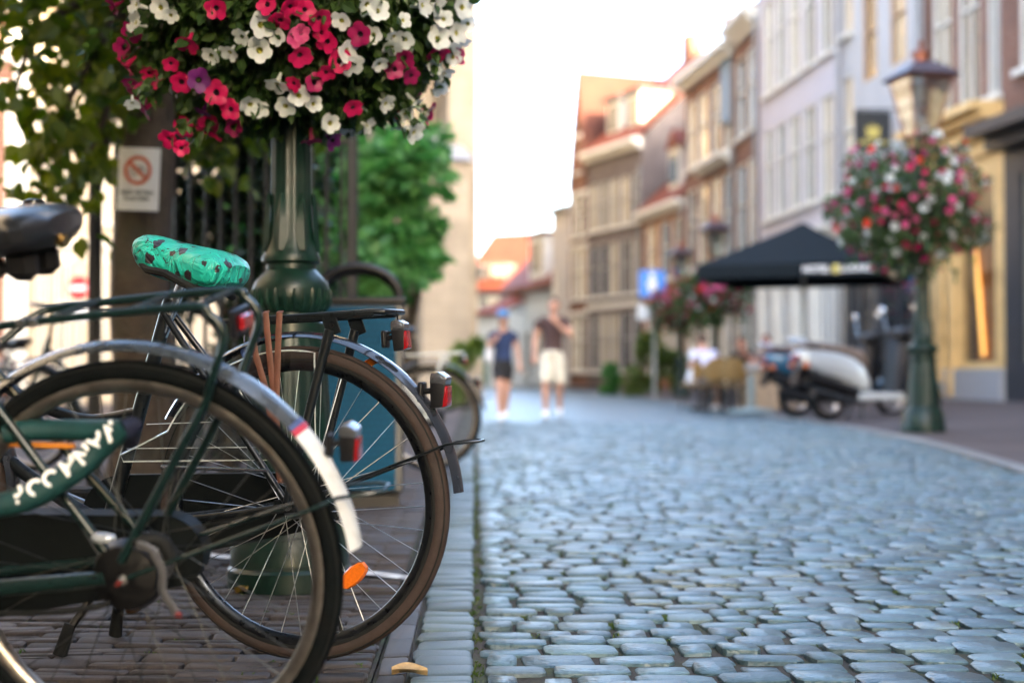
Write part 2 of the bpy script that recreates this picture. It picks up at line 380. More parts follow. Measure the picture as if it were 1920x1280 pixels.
def lay(items, parent, partname, mt, h, limit, ex=3.2, inset=.82, dome=.007, jit=.05, zoff=0):
    # the pieces that show largest become objects of their own, the rest one joined part
    def score(it):
        p = S(it[0], it[1]); 
        if p.y < .6: return 1e9
        px = 960 + F * p.x / p.y; py = 702 + F * CAM_H / p.y
        if not (-40 < px < 1960 and py < 1300): return 1e8 + p.y
        return p.y
    items = sorted(items, key=score)
    shapes = []; r3 = random.Random(3)
    for i in range(14):
        V, Fs = stone_geo(1, 1, r3, 1, 8, inset, 0, ex, jit); shapes.append((V, Fs))
    meshes = []
    for i in range(24):
        W = .07 + .1 * (i % 12) / 11; b = MB(); 
        V, Fs = stone_geo(1, 1, r3, h, 8, inset, dome, ex, jit); b.add(V, Fs); meshes.append(b.mesh(partname, mt, 60))
    rest = MB(); rest.col = []
    for n_, (l, d, w, ln, z, ro) in enumerate(items):
        c = S(l, d, z + zoff)
        if n_ < limit:
            o = link(partname, meshes[n_ % 24], parent, c, (0, 0, SA + ro)); o.scale = (w, ln, 1)
        else:
            V, Fs = stone_geo(w, ln, r3, h, 8, inset, dome, ex, jit); ca, sa = math.cos(SA + ro), math.sin(SA + ro)
            rest.add([(x * ca - y * sa + c.x, x * sa + y * ca + c.y, zz + c.z) for x, y, zz in V], Fs); rest.col += [r3.random()] * len(V)
    if rest.v:
        tag(rest.build(partname + '_field', mt, parent, ang=60, fix=False), kind='stuff')
lay(STONES, road, 'cobblestone', stone, .05, 300, 5.4, .95, .0035, .045)
far = strip('cobble_distance', lambda d: .004, lambda d: kerb_l(d) - .03, [18.9, 22, 26, 30, 36, 42, 50, 60, 80], -.003, -.003,
            brickmat('cobble_far', (.098, .152, .175), (.07, .112, .130), (.045, .055, .052), 1, .14, .1, .12, .38), 1)
far.parent = road; tag(far, kind='stuff')
# brick pattern of the far cobbles runs on the ground plane: x, y instead of x, z
_m = MT['cobble_far']; _N = _m.node_tree.nodes; _L = _m.node_tree.links
_br = [n for n in _N if n.type == 'TEX_BRICK'][0]; _tc = [n for n in _N if n.type == 'TEX_COORD'][0]; _L.new(_tc.outputs['Object'], _br.inputs['Vector'])

# gutter band of single stones between brick pavement and road, and the row of dark edging bricks
gut = struct(strip('gutter', lambda d: -.215, lambda d: -.008, DS[1:], -.017, -.017, dirt))
it = []; d = 1.2
while d < 13:
    pit = rr.uniform(.085, .12); it.append((-.069 + rr.uniform(-.005, .005), d + pit / 2, .136 - rr.uniform(0, .012), pit - rr.uniform(.004, .012), rr.gauss(0, .002), rr.uniform(-.02, .02))); d += pit
lay(it, gut, 'gutter_stone', paver, .05, 120, 8, .93, .005, .03)
it = []; d = 1.2
while d < 11:
    pit = rr.uniform(.195, .21); it.append((-.176, d + pit / 2, .058, pit - .008, rr.gauss(0, .0025), rr.uniform(-.02, .02))); d += pit
lay(it, gut, 'edging_brick', darkbrick, .05, 60, 14, .93, .004, .02)
# brick pavement on the left: clinkers in rows across
pav = struct(strip('brick_pavement', lambda d: -14, lambda d: -.218, DS, -.014, -.014, dirt))
it = []; d = 1.6; row = 0
while d < 8.6:
    pit = .0545; l = -.226 - (row % 2) * .105
    if row % 2: it.append((-.226 - .05, d + pit / 2, .096, pit - .006, rr.gauss(0, .002), rr.uniform(-.01, .01)))
    while l > -.40 * d - .75:
        it.append((l - .1, d + pit / 2 + .004 * math.sin(l * 4), .2 - rr.uniform(0, .004), pit - rr.uniform(.004, .009), rr.gauss(0, .0028), rr.uniform(-.015, .015))); l -= .207
    d += pit; row += 1
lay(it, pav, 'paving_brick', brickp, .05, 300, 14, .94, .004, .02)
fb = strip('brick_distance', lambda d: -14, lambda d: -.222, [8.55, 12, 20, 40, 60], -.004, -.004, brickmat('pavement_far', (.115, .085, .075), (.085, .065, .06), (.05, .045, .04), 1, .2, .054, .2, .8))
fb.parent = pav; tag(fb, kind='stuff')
_m = MT['pavement_far']; _N = _m.node_tree.nodes; _L = _m.node_tree.links
_br = [n for n in _N if n.type == 'TEX_BRICK'][0]; _tc = [n for n in _N if n.type == 'TEX_COORD'][0]; _L.new(_tc.outputs['Object'], _br.inputs['Vector'])
# white painted line across the bricks behind the lamp post
a, b_ = gd(330, 1036), gd(800, 1090)
ln = MB(); u_ = (b_ - a).normalized(); nn = Vector((-u_.y, u_.x, 0)) * .035
ln.add([a - nn + Vector((0, 0, .007)), b_ - nn + Vector((0, 0, .007)), b_ + nn + Vector((0, 0, .007)), a + nn + Vector((0, 0, .007))], [(0, 1, 2, 3)])
o = ln.build('painted_line', pm('worn_road_paint', (.62, .62, .60), .7, 0, .2, 30, dirt=(.15, .12, .11), dscale=25, damt=.9), pav, ang=0)

# right: kerb stones and brick pavement that rises to the house fronts
RISE = .17
def rp_z(l, d): return .02 + RISE * max(0, min(1, (l - kerb_l(d)) / (9 - kerb_l(d))))
kerb = struct(strip('kerb', lambda d: kerb_l(d) - .02, lambda d: kerb_l(d) + .12, DS, -.012, -.012, dirt))
d = 5.0; i = 0; kmesh = {}
while d < 60:
    L_ = .9; p, q = S(kerb_l(d) + .05, d), S(kerb_l(d + L_) + .05, d + L_); an = math.atan2((q - p).y, (q - p).x)
    if not kmesh:
        b = MB(); b.box((.447, 0, -.07), (.893, .13, .18), b=.008); kmesh[0] = b.mesh('kerb_stone', kerbm, 30)
    link('kerb_stone', kmesh[0], kerb, p, (0, 0, an)); d += L_; i += 1
rpv = struct(strip('right_pavement', lambda d: kerb_l(d) + .115, lambda d: 14.0, DS, .02, .02 + RISE * 1.9, brickmat('pavement_right', (.105, .075, .068), (.08, .058, .054), (.075, .065, .06), 1, .2, .054, .18, .75), 6))
_m = MT['pavement_right']; _N = _m.node_tree.nodes; _L = _m.node_tree.links
_br = [n for n in _N if n.type == 'TEX_BRICK'][0]; _tc = [n for n in _N if n.type == 'TEX_COORD'][0]; _L.new(_tc.outputs['Object'], _br.inputs['Vector'])
def pz(p):                       # height of the right pavement under a world point
    l = p.dot(SV); d = p.dot(SU); return .02 + RISE * 1.9 * max(0, (l - kerb_l(d) - .115)) / (14 - kerb_l(d) - .115)
def gpav(px, D):                 # point on the right pavement at photo column px and depth D
    p = at(px, 702, D); p.z = pz(p); return p

# weeds in the joints, fallen leaves and petals
def blades(b, c, h, n, rnd_):
    for _ in range(n):
        a = rnd_.uniform(0, 6.28); w = h * .12; t = rnd_.uniform(.2, .9) * h; x, y = c.x + rnd_.uniform(-.012, .012), c.y + rnd_.uniform(-.012, .012)
        dx, dy = math.cos(a), math.sin(a)
        b.add([(x - dy * w, y + dx * w, c.z), (x + dy * w, y - dx * w, c.z), (x + dx * t * .5 + dy * w, y + dy * t * .5 - dx * w, c.z + h * .6), (x + dx * t, y + dy * t, c.z + h * .75), (x + dx * t * .5 - dy * w, y + dy * t * .5 + dx * w, c.z + h * .6)], [(0, 1, 2, 3, 4)])
        b.col += [rnd_.random()] * 5
w = MB(); w.col = []; r4 = random.Random(8)
for _ in range(700):
    l, d, ww, ll, z, ro = r4.choice(STONES[:2600]); 
    blades(w, S(l + ww / 2 + .008, d + r4.uniform(-.04, .04), -.009), r4.uniform(.008, .022), r4.randint(3, 7), r4)
for _ in range(330):
    blades(w, S(r4.gauss(.002, .006), r4.uniform(2, 11), -.014), r4.uniform(.008, .02), r4.randint(3, 7), r4)
for _ in range(160):
    blades(w, S(-.25 - r4.random() ** 1.5 * 1.6, r4.uniform(2.6, 6), -.010), r4.uniform(.008, .02), r4.randint(3, 6), r4)
tag(w.build('joint_weeds', leafmat('weed', (.03, .07, .012), (.09, .12, .03), .3), ang=0, fix=False), 'small green weeds and moss growing in the paving joints', 'weeds', kind='stuff')
# ------------------------------------------------------------------ bicycles (local: x to the front, y to the rider's left, z up; rear wheel touches down at the origin)
tyre_brown = pm('brown_tyre', (.040, .028, .024), .72, 0, .25, 45, bump=.15, bscale=300, dirt=(.03, .027, .024), dscale=12, damt=.5, spec=.2)
tyre_black = pm('black_tyre', (.004, .0055, .006), .72, 0, .3, 45, bump=.15, bscale=300, dirt=(.012, .0115, .011), dscale=10, damt=.4, spec=.06)
rim_dark = pm('dark_rim', (.05, .055, .06), .35, 1, .3, 30, rvar=.12)
rim_steel = pm('steel_rim', (.34, .31, .27), .4, 1, .3, 30, rvar=.12)
spoke_bright = pm('bright_spoke', (.62, .63, .62), .3, 1, .2, 60)
spoke_dull = pm('dull_spoke', (.085, .09, .088), .45, 1, .3, 60)
blueblack = pm('blue_black_enamel', (.016, .020, .027), .2, 0, .3, 18, coat=.9, rvar=.08, dirt=(.04, .035, .03), dscale=16, damt=.35)
silver_guard = pm('aged_silver_enamel', (.075, .085, .09), .28, .5, .25, 15, coat=.5, rvar=.1)
white_guard = pm('scuffed_white_enamel', (.62, .64, .63), .45, 0, .12, 20, dirt=(.28, .26, .22), dscale=22, damt=.55)
clear_plastic = clearmat('clear_plastic', (.88, .92, .91), .08, 1.0, 1.9)
edge_plastic = pm('plastic_edge', (.55, .6, .58), .15, 0, .2, 40, coat=1, trans=.3)
strap_brown = pm('brown_rubber_strap', (.105, .038, .022), .6, 0, .2, 40)

def make_wheel(parent, x, r, tr, tyre_m, rim_m, spoke_m, n=36, single=True, hub_r=.03, reflectors=(), lines=True, wide=True):
    ro = r - 2 * tr + .004; ri = ro - .020
    b = MB(); b.lathe([(ro, -.012), (ro + .002, -.0135), (ro - .006, -.0145), (ri + .004, -.010), (ri, -.004), (ri, .004), (ri + .004, .010), (ro - .006, .0145), (ro + .002, .0135), (ro, .012)], 72, axis='y', closed=True)
    wh = b.build('wheel', rim_m, parent, (x, 0, r))
    b = MB(); k = 14; c = r - tr
    b.lathe([(c + tr * math.cos(2 * math.pi * i / k), tr * .95 * math.sin(2 * math.pi * i / k)) for i in range(k)], 84, axis='y', closed=True)
    ty = b.build('tyre', tyre_m, wh)
    if lines:                    # dark moulded bands on both flanks
        for sg in (-1, 1):
            b.v = []; b.f = []; b.m = []
            for rr_, wd in ((c + tr * .62, .0022), (c - tr * .55, .006))[:2 if wide else 1]:
                yy = sg * tr * .95 * math.sqrt(max(0, 1 - ((rr_ - c) / tr) ** 2))
                b.lathe([(rr_ + wd * math.cos(a), yy + .0016 * math.sin(a)) for a in (0, 1.57, 3.14, 4.71)], 84, axis='y', closed=True)
            b.build('tyre_band', rubber, wh)
    b = MB(); b.lathe([(.0, -.062), (.007, -.062), (.007, -.05), (hub_r * .55, -.046), (hub_r, -.034), (hub_r, -.028), (hub_r * .6, -.022), (hub_r * .55, .022), (hub_r, .028), (hub_r, .034), (hub_r * .55, .046), (.007, .05), (.007, .062), (0, .062)], 20, axis='y')
    b.build('hub', steel, wh)
    sm = None; allb = MB()
    for i in range(n):
        a = 2 * math.pi * i / n; sg = 1 if i % 2 else -1; tw = .62 if (i // 2) % 2 else -.62
        p0 = Vector((hub_r * .9 * math.cos(a + tw * 1.6), sg * .031, hub_r * .9 * math.sin(a + tw * 1.6)))
        p1 = Vector((ri * math.cos(a), sg * .003, ri * math.sin(a)))
        if single:
            b = MB(); b.tube([p0, p1], .00105, 5); b.build('spoke', spoke_m, wh, fix=False)
        else: allb.tube([p0, p1], .0013, 4)
    if not single: allb.build('spokes', spoke_m, wh, fix=False)
    b = MB(); b.tube([(ri * math.cos(-1.9), 0, ri * math.sin(-1.9)), ((ri - .03) * math.cos(-1.9), 0, (ri - .03) * math.sin(-1.9))], [.004, .0032], 8); b.build('valve', rubber, wh)
    for (an, rad_, mm) in reflectors:
        b = MB(); cx, cz = rad_ * math.cos(R(an)), rad_ * math.sin(R(an)); rings = []
        tx, tz = -math.sin(R(48)), math.cos(R(48))
        for (t, hw) in ((-.036, .006), (-.030, .014), (-.012, .019), (.008, .0195), (.028, .014), (.036, .007)):
            px_, pz_ = cx + tx * t, cz + tz * t; nx_, nz_ = tz, -tx
            rings.append([(px_ + nx_ * hw, .012, pz_ + nz_ * hw), (px_ + nx_ * hw * .8, .018, pz_ + nz_ * hw * .8), (px_ - nx_ * hw * .8, .018, pz_ - nz_ * hw * .8), (px_ - nx_ * hw, .012, pz_ - nz_ * hw), (px_ - nx_ * hw, .002, pz_ - nz_ * hw), (px_ + nx_ * hw, .002, pz_ + nz_ * hw)])
        b.loft(rings); tag(b.build('spoke_reflector', mm, wh, ang=30), 'orange oval reflector clipped between the spokes')
    return wh

def guard_arc(r, rg, hw, a0, a1, x=0, n=40, th=.0016, arch=.012):
    b = MB(); prof = []
    for i in range(9):
        t = -1 + 2 * i / 8; prof.append((rg - arch * t * t, hw * t))
    prof += [(p[0] - th, p[1] * .98) for p in reversed(prof)]
    b.lathe(prof, n, (x, 0, r), 'y', 180 - a1, 180 - a0, closed=True)
    return b

def saddle_mesh(L, wr, wn, h, tilt=0, rise=.0, puff=0):
    rings = []; n = 16; N_ = 14
    for i in range(N_ + 1):
        t = i / N_; x = -L * .5 + L * t
        w = wr + (wn - wr) * min(1, max(0, (t - .12) / .5)) ** .8
        eR, eN = .24, .30; e = math.sqrt(max(0, 1 - ((t - eR) / eR) ** 2)) if t < eR else (math.sqrt(max(0, 1 - ((t - 1 + eN) / eN) ** 2)) if t > 1 - eN else 1)
        e = max(e, .12); w *= (.45 + .55 * e) * (1 + puff); hh = h * (.35 + .65 * e)
        zt = rise * (1 - t) ** 2 + tilt * t + .004 * math.cos(t * 5)
        ring = []
        for j in range(n):
            a = 2 * math.pi * j / n; c, s_ = math.cos(a), math.sin(a)
            ring.append((x, w * (abs(c) ** .85) * (1 if c > 0 else -1), zt + (hh * .45 * abs(s_) ** .95 if s_ > 0 else -hh * .60 * abs(s_) ** .7)))
        rings.append(ring)
    b = MB(); b.loft(rings); return b

def tail_light(parent, loc, rot=(0, 0, 0), s=1.0, name='tail_light'):
    b = MB(); b.prism([(0, -.030), (.026, -.034), (.030, .030), (.012, .036), (-.004, .026)], -.018, .018)
    b.tube([(.026, 0, 0), (.060, 0, -.004)], .006, 8); b.box((.05, 0, -.004), (.012, .03, .04), b=.003)
    o = b.build(name, plastic, parent, loc, rot, bev=.004); o.scale = (s, s, s)
    b = MB(); b.prism([(-.0035, .012), (-.006, .028), (.012, .038), (.028, .036), (.03, .014)], -.0185, .0185); b.build('reflector_cap', pm('smoked_chrome', (.35, .36, .38), .2, .9), o, bev=.004)
    b = MB(); b.prism([(-.008, -.028), (.004, -.032), (.002, .010), (-.007, .012)], -.0165, .0165); b.build('lens', red_lens, o, bev=.003)
    return o

def bicycle(label, loc, yaw, lean, c):
    root = thing('bicycle', label, 'bicycle', loc, R(180) - yaw, c.get('group'))
    root.rotation_euler = (-lean, 0, R(180) - yaw); root.rotation_mode = 'XYZ'
    r = c['r']; fm = c['frame']; zs = c['saddle_z']; det = c.get('detail', True)
    wh = make_wheel(root, 0, r, c['tr'], c['tyre'], c['rim'], c['spoke'], 36, det, c.get('hub_r', .03), c.get('refl', ()), det, r > .34)
    wf = make_wheel(root, 1.10, r, c['tr'], c['tyre'], c['rim'], c['spoke'], 36, False, .02, (), False)
    BB = Vector((.485, 0, .285)); ST = Vector((.317, 0, .805)) if r > .34 else Vector((.305, 0, .78))
    b = MB()
    b.tube([BB, ST], .0165, 12); b.tube([BB + Vector((0, -.04, 0)), BB + Vector((0, .04, 0))], .024, 14)
    b.tube([(1.035, 0, .66), (.965, 0, .88)], .019, 12)
    b.tube(smoothpts([(1.02, 0, .70), (.80, 0, .47), (.60, 0, .34), BB], 5), .0165, 12)
    b.tube(smoothpts([(.985, 0, .81), (.78, 0, .62), (.56, 0, .53), (.395, 0, .545)], 5), .0145, 12)
    for s_ in (-1, 1):
        b.tube([(0, s_ * .062, r), (.12, s_ * .056, r - .02), BB + Vector((-.02, s_ * .022, 0))], .009, 10)
        b.tube([(0, s_ * .062, r), ST + Vector((.01, s_ * .02, -.03))], .0078, 10)
        b.prism([(-.022, r - .012), (-.01, r + .02), (.035, r + .012), (.04, r - .018)], s_ * .058, s_ * .064)
    b.build('frame', fm, root)
    b = MB()
    for s_ in (-1, 1):
        b.tube(smoothpts([(1.035, s_ * .03, .655), (1.05, s_ * .05, .60), (1.065, s_ * .05, .50), (1.10, s_ * .05, r)], 5), [.011] * 10 + [.010, .009, .009, .008, .007, .007], 10)
    b.box((1.035, 0, .657), (.035, .085, .022), b=.006); b.build('fork', fm, root)
    for s_ in (-1, 1):
        b = MB(); b.tube([(0, s_ * .062, r), (0, s_ * .074, r), (0, s_ * .0745, r), (0, s_ * .085, r)], [.0095, .0095, .005, .005], 6); b.build('axle_nut', steel, root)
        b = MB(); b.tube([(1.10, s_ * .05, r), (1.10, s_ * .064, r)], .009, 6); b.build('axle_nut', steel, root)
    # rear and front mudguard
    gm = c['guard']; rg = r + .032
    if c.get('white_tail'):
        guard_arc(r, rg, .029, c['white_tail'], 152).build('mudguard', gm, root)
        t = guard_arc(r, rg + .0012, .0295, 6, c['white_tail'] + .3, n=20); t.build('mudguard_tail', white_guard, root)
        t = guard_arc(r, rg + .0022, .0298, c['white_tail'] + .1, c['white_tail'] + 1.8, n=4); t.build('red_tape', pm('red_tape', (.42, .03, .06), .5), root)
        t = guard_arc(r, rg + .0021, .0297, c['white_tail'] + 1.8, c['white_tail'] + 3.2, n=4); t.build('blue_tape', pm('blue_tape', (.05, .08, .2), .5), root)
    else: guard_arc(r, rg, .027, c.get('tail', 4), 150).build('mudguard', gm, root)
    guard_arc(r, r + .03, .027, 0, 105, 1.10, 26).build('front_mudguard', gm, root, None)
    # mudguard stay with its loop behind the guard
    sa = R(c.get('stay', 22)); ex = -(rg - .01) * math.cos(sa); ez = r + (rg - .01) * math.sin(sa)
    b = MB(); P = []
    for s_ in (1, -1):
        q = [(-.008, s_ * .074, r + .004), (ex * .9, s_ * .044, r + (ez - r) * .9), (ex - .006, s_ * .036, ez + .004), (ex - .056, s_ * .030, ez + .010), (ex - .074, s_ * .018, ez + .0105)]
        P += q if s_ > 0 else q[::-1]
    b.tube(P, .0032, 8); b.build('mudguard_stay', fm if det else black, root)
    # carrier
    cr = c['rack']; z0, z1, x0, x1 = cr['z0'], cr['z1'], cr['x0'], cr['x1']; rw, rt = cr.get('rw', .068), cr['rt']
    def zr(x): return z0 + (z1 - z0) * (x - x0) / (x1 - x0)
    b = MB()
    if cr['kind'] == 'wrap':     # rails that bend down at the back and become the struts
        for s_ in (-1, 1):
            b.tube(smoothpts([(x1 + .065, s_ * .03, z1 - .05), (x1 + .02, s_ * rw * .8, z1 - .012), (x1 - .03, s_ * rw, z1), (x0 + .05, s_ * rw, z0), (x0 + .012, s_ * rw, z0 - .012), (x0 - .008, s_ * rw, z0 - .045), (x0 + .012, s_ * rw, z0 - .10), (x0 + .035, s_ * .068, z0 - .155)], 5), rt, 10)
            b.tube([(x0 + .034, s_ * .068, z0 - .15), (.0, s_ * .073, r + .03)], rt * 1.12, 10)
        for xx in (x0 + .03, x0 + .14, x0 + .26): b.tube([(xx, -rw, zr(xx) + .004), (xx, rw, zr(xx) + .004)], rt * .75, 8)
        cr_o = b.build('carrier', fm, root)
        b = MB(); b.box((x0 - .014, 0, z0 - .035), (.010, .050, .026), b=.004); b.build('rear_reflector', red_lens, cr_o)
        b = MB(); b.box((x0 - .004, 0, z0 - .035), (.010, .075, .048), b=.006); b.build('reflector_housing', plastic, cr_o)
        for i in range(2):
            b = MB(); b.tube([(.10 + .02 * i, rw - .01, zr(.1) + .0), (.10 + .02 * i, rw + .012, zr(.1) - .002)], .007, 8); b.build('clamp', steel, cr_o)
    else:
        out = [(x1, rw * .7, z1), (x1 - .04, rw, z1), (x0 + .03, rw, z0), (x0 + .006, rw * .86, z0), (x0, rw * .6, z0 - .0), (x0, -rw * .6, z0), (x0 + .006, -rw * .86, z0), (x0 + .03, -rw, z0), (x1 - .04, -rw, z1), (x1, -rw * .7, z1)]
        b.tube(out, rt, 10)
        for s_ in (-1, 1): b.box(((x0 + x1) / 2, s_ * rw, (z0 + z1) / 2 - .004), (x1 - x0 - .05, .012, .012), rot=(0, -math.atan2(z1 - z0, x1 - x0), 0), b=.003)
        for xx in (x0 + .05, x0 + .15, x0 + .25, x0 + .33): b.tube([(xx, -rw, zr(xx)), (xx, rw, zr(xx))], rt * .7, 8)
        cr_o = b.build('carrier', fm, root)
        b = MB(); sx = x0 + .117
        for s_ in (-1, 1):
            b.box((sx + .004, s_ * (rw + .004), z0 - .028), (.034, .004, .044), rot=(0, R(20), 0), b=.002)
            b.tube([(sx + .008, s_ * (rw + .003), z0 - .038), (sx + .03, s_ * .071, z0 - .10), (.0, s_ * .074, r + .01)][:1] + [(.0, s_ * .074, r + .01)], [.0115, .0085], 10)
        b.build('carrier_strut', fm, root)
        b = MB(); b.tube([(sx + .002, rw + .0065, z0 - .028), (sx + .002, rw + .011, z0 - .028)], .0055, 6); b.build('strut_bolt', darksteel, root)
        b = MB(); b.tube([(x0 - .003, 0, z0 - .004), (x0 - .006, 0, z0 - .055)], .0025, 6); b.tube([(x0 - .006, 0, z0 - .045), (x0 + .02, .0, z0 - .045)], .003, 6); b.build('lamp_bracket', darksteel, cr_o)
        tail_light(cr_o, (x0 - .022, 0, z0 - .052), (0, R(4), 0), .95, 'carrier_light')
    if c.get('light'):
        la = R(c['light']); lo_ = rg + c.get('light_off', .030); tail_light(root, (-lo_ * math.cos(la), 0, r + lo_ * math.sin(la)), (0, R(-3), 0), c.get('light_s', 1))
    # saddle, post
    sx = c['saddle_x']
    b = MB(); b.tube([ST - Vector((-.03, 0, .1)), (sx - .0 + .012, 0, zs - .045)], .0125, 14); b.build('seat_post', chrome, root)
    if c.get('cover'):
        b = saddle_mesh(.262, .098, .046, .090, .012, .0, .1)
        sd = b.build('saddle', c['cover'], root, (sx, 0, zs), (0, R(-13), 0))
        b = MB(); P = []
        for i in range(20):
            a = 2 * math.pi * i / 20; x = .118 * math.cos(a); wdt = .088 if x < 0 else .088 - .42 * x
            P.append((x, wdt * math.sin(a), -.049 + .03 * (x + .13) / .26 + .006 * math.sin(a * 5)))
        b.tube(P, .009, 8, closed=True); b.build('elastic_hem', rubber, sd)
    else:
        b = saddle_mesh(.29, .118, .032, .074, .012, .018); sd = b.build('saddle', c.get('saddle_m', plastic), root, (sx, 0, zs))
        b = MB(); b.box((.03, 0, -.048), (.14, .03, .035), b=.012); b.box((-.085, .035, -.040), (.05, .035, .05), b=.012); b.box((-.085, -.035, -.040), (.05, .035, .05), b=.012)
        for s_ in (-1, 1): b.tube(smoothpts([(-.08, s_ * .04, -.045), (-.02, s_ * .03, -.058), (.05, s_ * .02, -.055), (.1, s_ * .01, -.03)], 4), .004, 8)
        b.build('saddle_springs', plastic, sd)
        b = MB(); b.tube([(-.128, 0, -.004), (-.143, 0, -.008)], [.012, .010], 12); b.build('rivet', pm('brass', (.4, .26, .1), .35, 1), sd)
    # chain case on the far side, crank and pedals
    b = MB(); out = []
    for i in range(13): a = R(90 + 180 * i / 12); out.append((.0 - .02 + .062 * math.cos(a), r + .062 * math.sin(a)))
    for i in range(13): a = R(-90 + 180 * i / 12); out.append((BB.x + .11 * math.cos(a), BB.z + .11 * math.sin(a)))
    b.prism(out, -.095, -.06); cc = b.build('chain_case', pm('lacquer_cloth', (.004, .006, .0065), .55, 0, .2, 30, spec=.2, bump=.15, bscale=40), root, ang=50)
    for s_, a in ((1, R(200)), (-1, R(20))):
        b = MB(); e = BB + Vector((.165 * math.cos(a), s_ * .075, .165 * math.sin(a)))
        b.tube([BB + Vector((0, s_ * .05, 0)), BB + Vector((0, s_ * .075, 0))], .009, 8); b.tube([BB + Vector((0, s_ * .075, 0)), e], [.011, .008], 8, flat=.7); b.build('crank', steel, root)
    for s_, a in ((1, R(200)), (-1, R(20))):
        e = BB + Vector((.165 * math.cos(a), s_ * .075, .165 * math.sin(a)))
        b = MB(); b.box(e + Vector((0, s_ * .06, 0)), (.085, .085, .026), b=.008); b.build('pedal', rubber, root)
    # stem, handlebar, grips
    hb = c.get('bar_z', 1.06); hx = c.get('bar_x', .92)
    b = MB(); b.tube([(.965, 0, .88), (hx + .01, 0, hb + .01)], .0125, 12)
    bar = [(hx, 0, hb + .01)]
    for s_ in (1, -1):
        b.tube(smoothpts([(hx, 0, hb + .01), (hx + .05, s_ * .10, hb + .03), (hx + .02, s_ * .23, hb + .03), (hx - .10, s_ * .30, hb + .005), (hx - .22, s_ * .31, hb - .005)], 5), .011, 10)
    ho = b.build('handlebar', c.get('bar_m', chrome), root)
    for s_ in (1, -1):
        b = MB(); b.tube([(hx - .12, s_ * .302, hb + .002), (hx - .19, s_ * .308, hb - .003), (hx - .245, s_ * .312, hb - .006)], [.0145, .016, .0145], 12); b.build('grip', rubber, ho)
    if c.get('bell'):
        bx, by, bz = c['bell']; b = MB(); b.lathe([(0, .030), (.016, .029), (.026, .024), (.029, .012), (.029, .004), (.026, .0), (.0, .0)], 20, (bx, by, bz)); b.box((bx - .012, by, bz - .004), (.05, .03, .008), b=.003); b.build('bell', black, ho)
    if det:
        b = MB(); b.ell((1.07, .0, .90), (.035, .035, .035)); b.build('headlight', chrome, root)
    return root

# ---- bicycle standing nearest the camera: green-black frame, white mudguard tail
P1 = at(300, 702, 2.36); P1.z = 0
bike1 = bicycle('nearest bicycle with green-black carrier and white-tipped rear mudguard', P1, R(9), R(12),
    dict(r=.335, tr=.0175, light_off=.052, tyre=tyre_black, rim=rim_steel, spoke=spoke_dull, frame=green_black, guard=silver_guard, white_tail=38, stay=20,
         rack=dict(kind='wrap', z0=.765, z1=.742, x0=-.188, x1=.155, rt=.0066, rw=.08), light=29, light_s=.85, saddle_x=.222, saddle_z=.866, case=black, hub_r=.045, bar_z=1.02, bar_x=.93,
         saddle_m=pm('black_vinyl', (.014, .015, .018), .3, 0, .25, 20, coat=.35, bump=.08, bscale=150)))
# roller brake and reaction arm, gear cap, skirt lock body: on the near side of the hub
b = MB(); b.lathe([(0, .072), (.03, .072), (.052, .066), (.058, .052), (.058, .040), (.03, .036), (0, .036)], 28, (0, 0, .335), 'y'); b.build('roller_brake', darksteel, bike1)
b = MB(); b.tube(smoothpts([(-.03, .076, .395), (-.052, .076, .385), (-.068, .076, .35), (-.066, .076, .32), (-.085, .076, .285)], 5), .0075, 8, flat=.55); b.build('brake_arm', pm('grey_alloy', (.11, .11, .115), .5, .6), bike1)
b = MB(); b.tube([(-.088, .084, .286), (-.097, .084, .284)], .005, 8); b.build('cable_end', pm('faded_red_cap', (.12, .012, .01), .6), bike1)
b = MB(); b.tube([(.0, .078, .335), (.0, .092, .335)], [.0045, .004], 12); b.build('axle_cap', pm('faded_red_cap', (.12, .012, .01), .6), bike1)
b = MB(); b.ell((.018, .088, .408), (.021, .012, .009)); b.build('reflective_cap', pm('pale_cap', (.35, .38, .40), .15, .3, coat=1), bike1)
b = MB(); b.tube(smoothpts([(-.02, .07, .40), (-.06, .055, .395), (-.075, .05, .36)], 4), .012, 10); b.tube(smoothpts([(.02, .08, .30), (.10, .085, .285), (.24, .06, .27), (.42, .03, .27)], 4), .005, 8); b.build('brake_cable', rubber, bike1)
b = MB(); b.tube([(.03, .066, .335), (.20, .064, .315), (.30, .058, .30)], [.012, .014, .014], 10); b.build('chain_stay_sleeve', green_black, bike1)

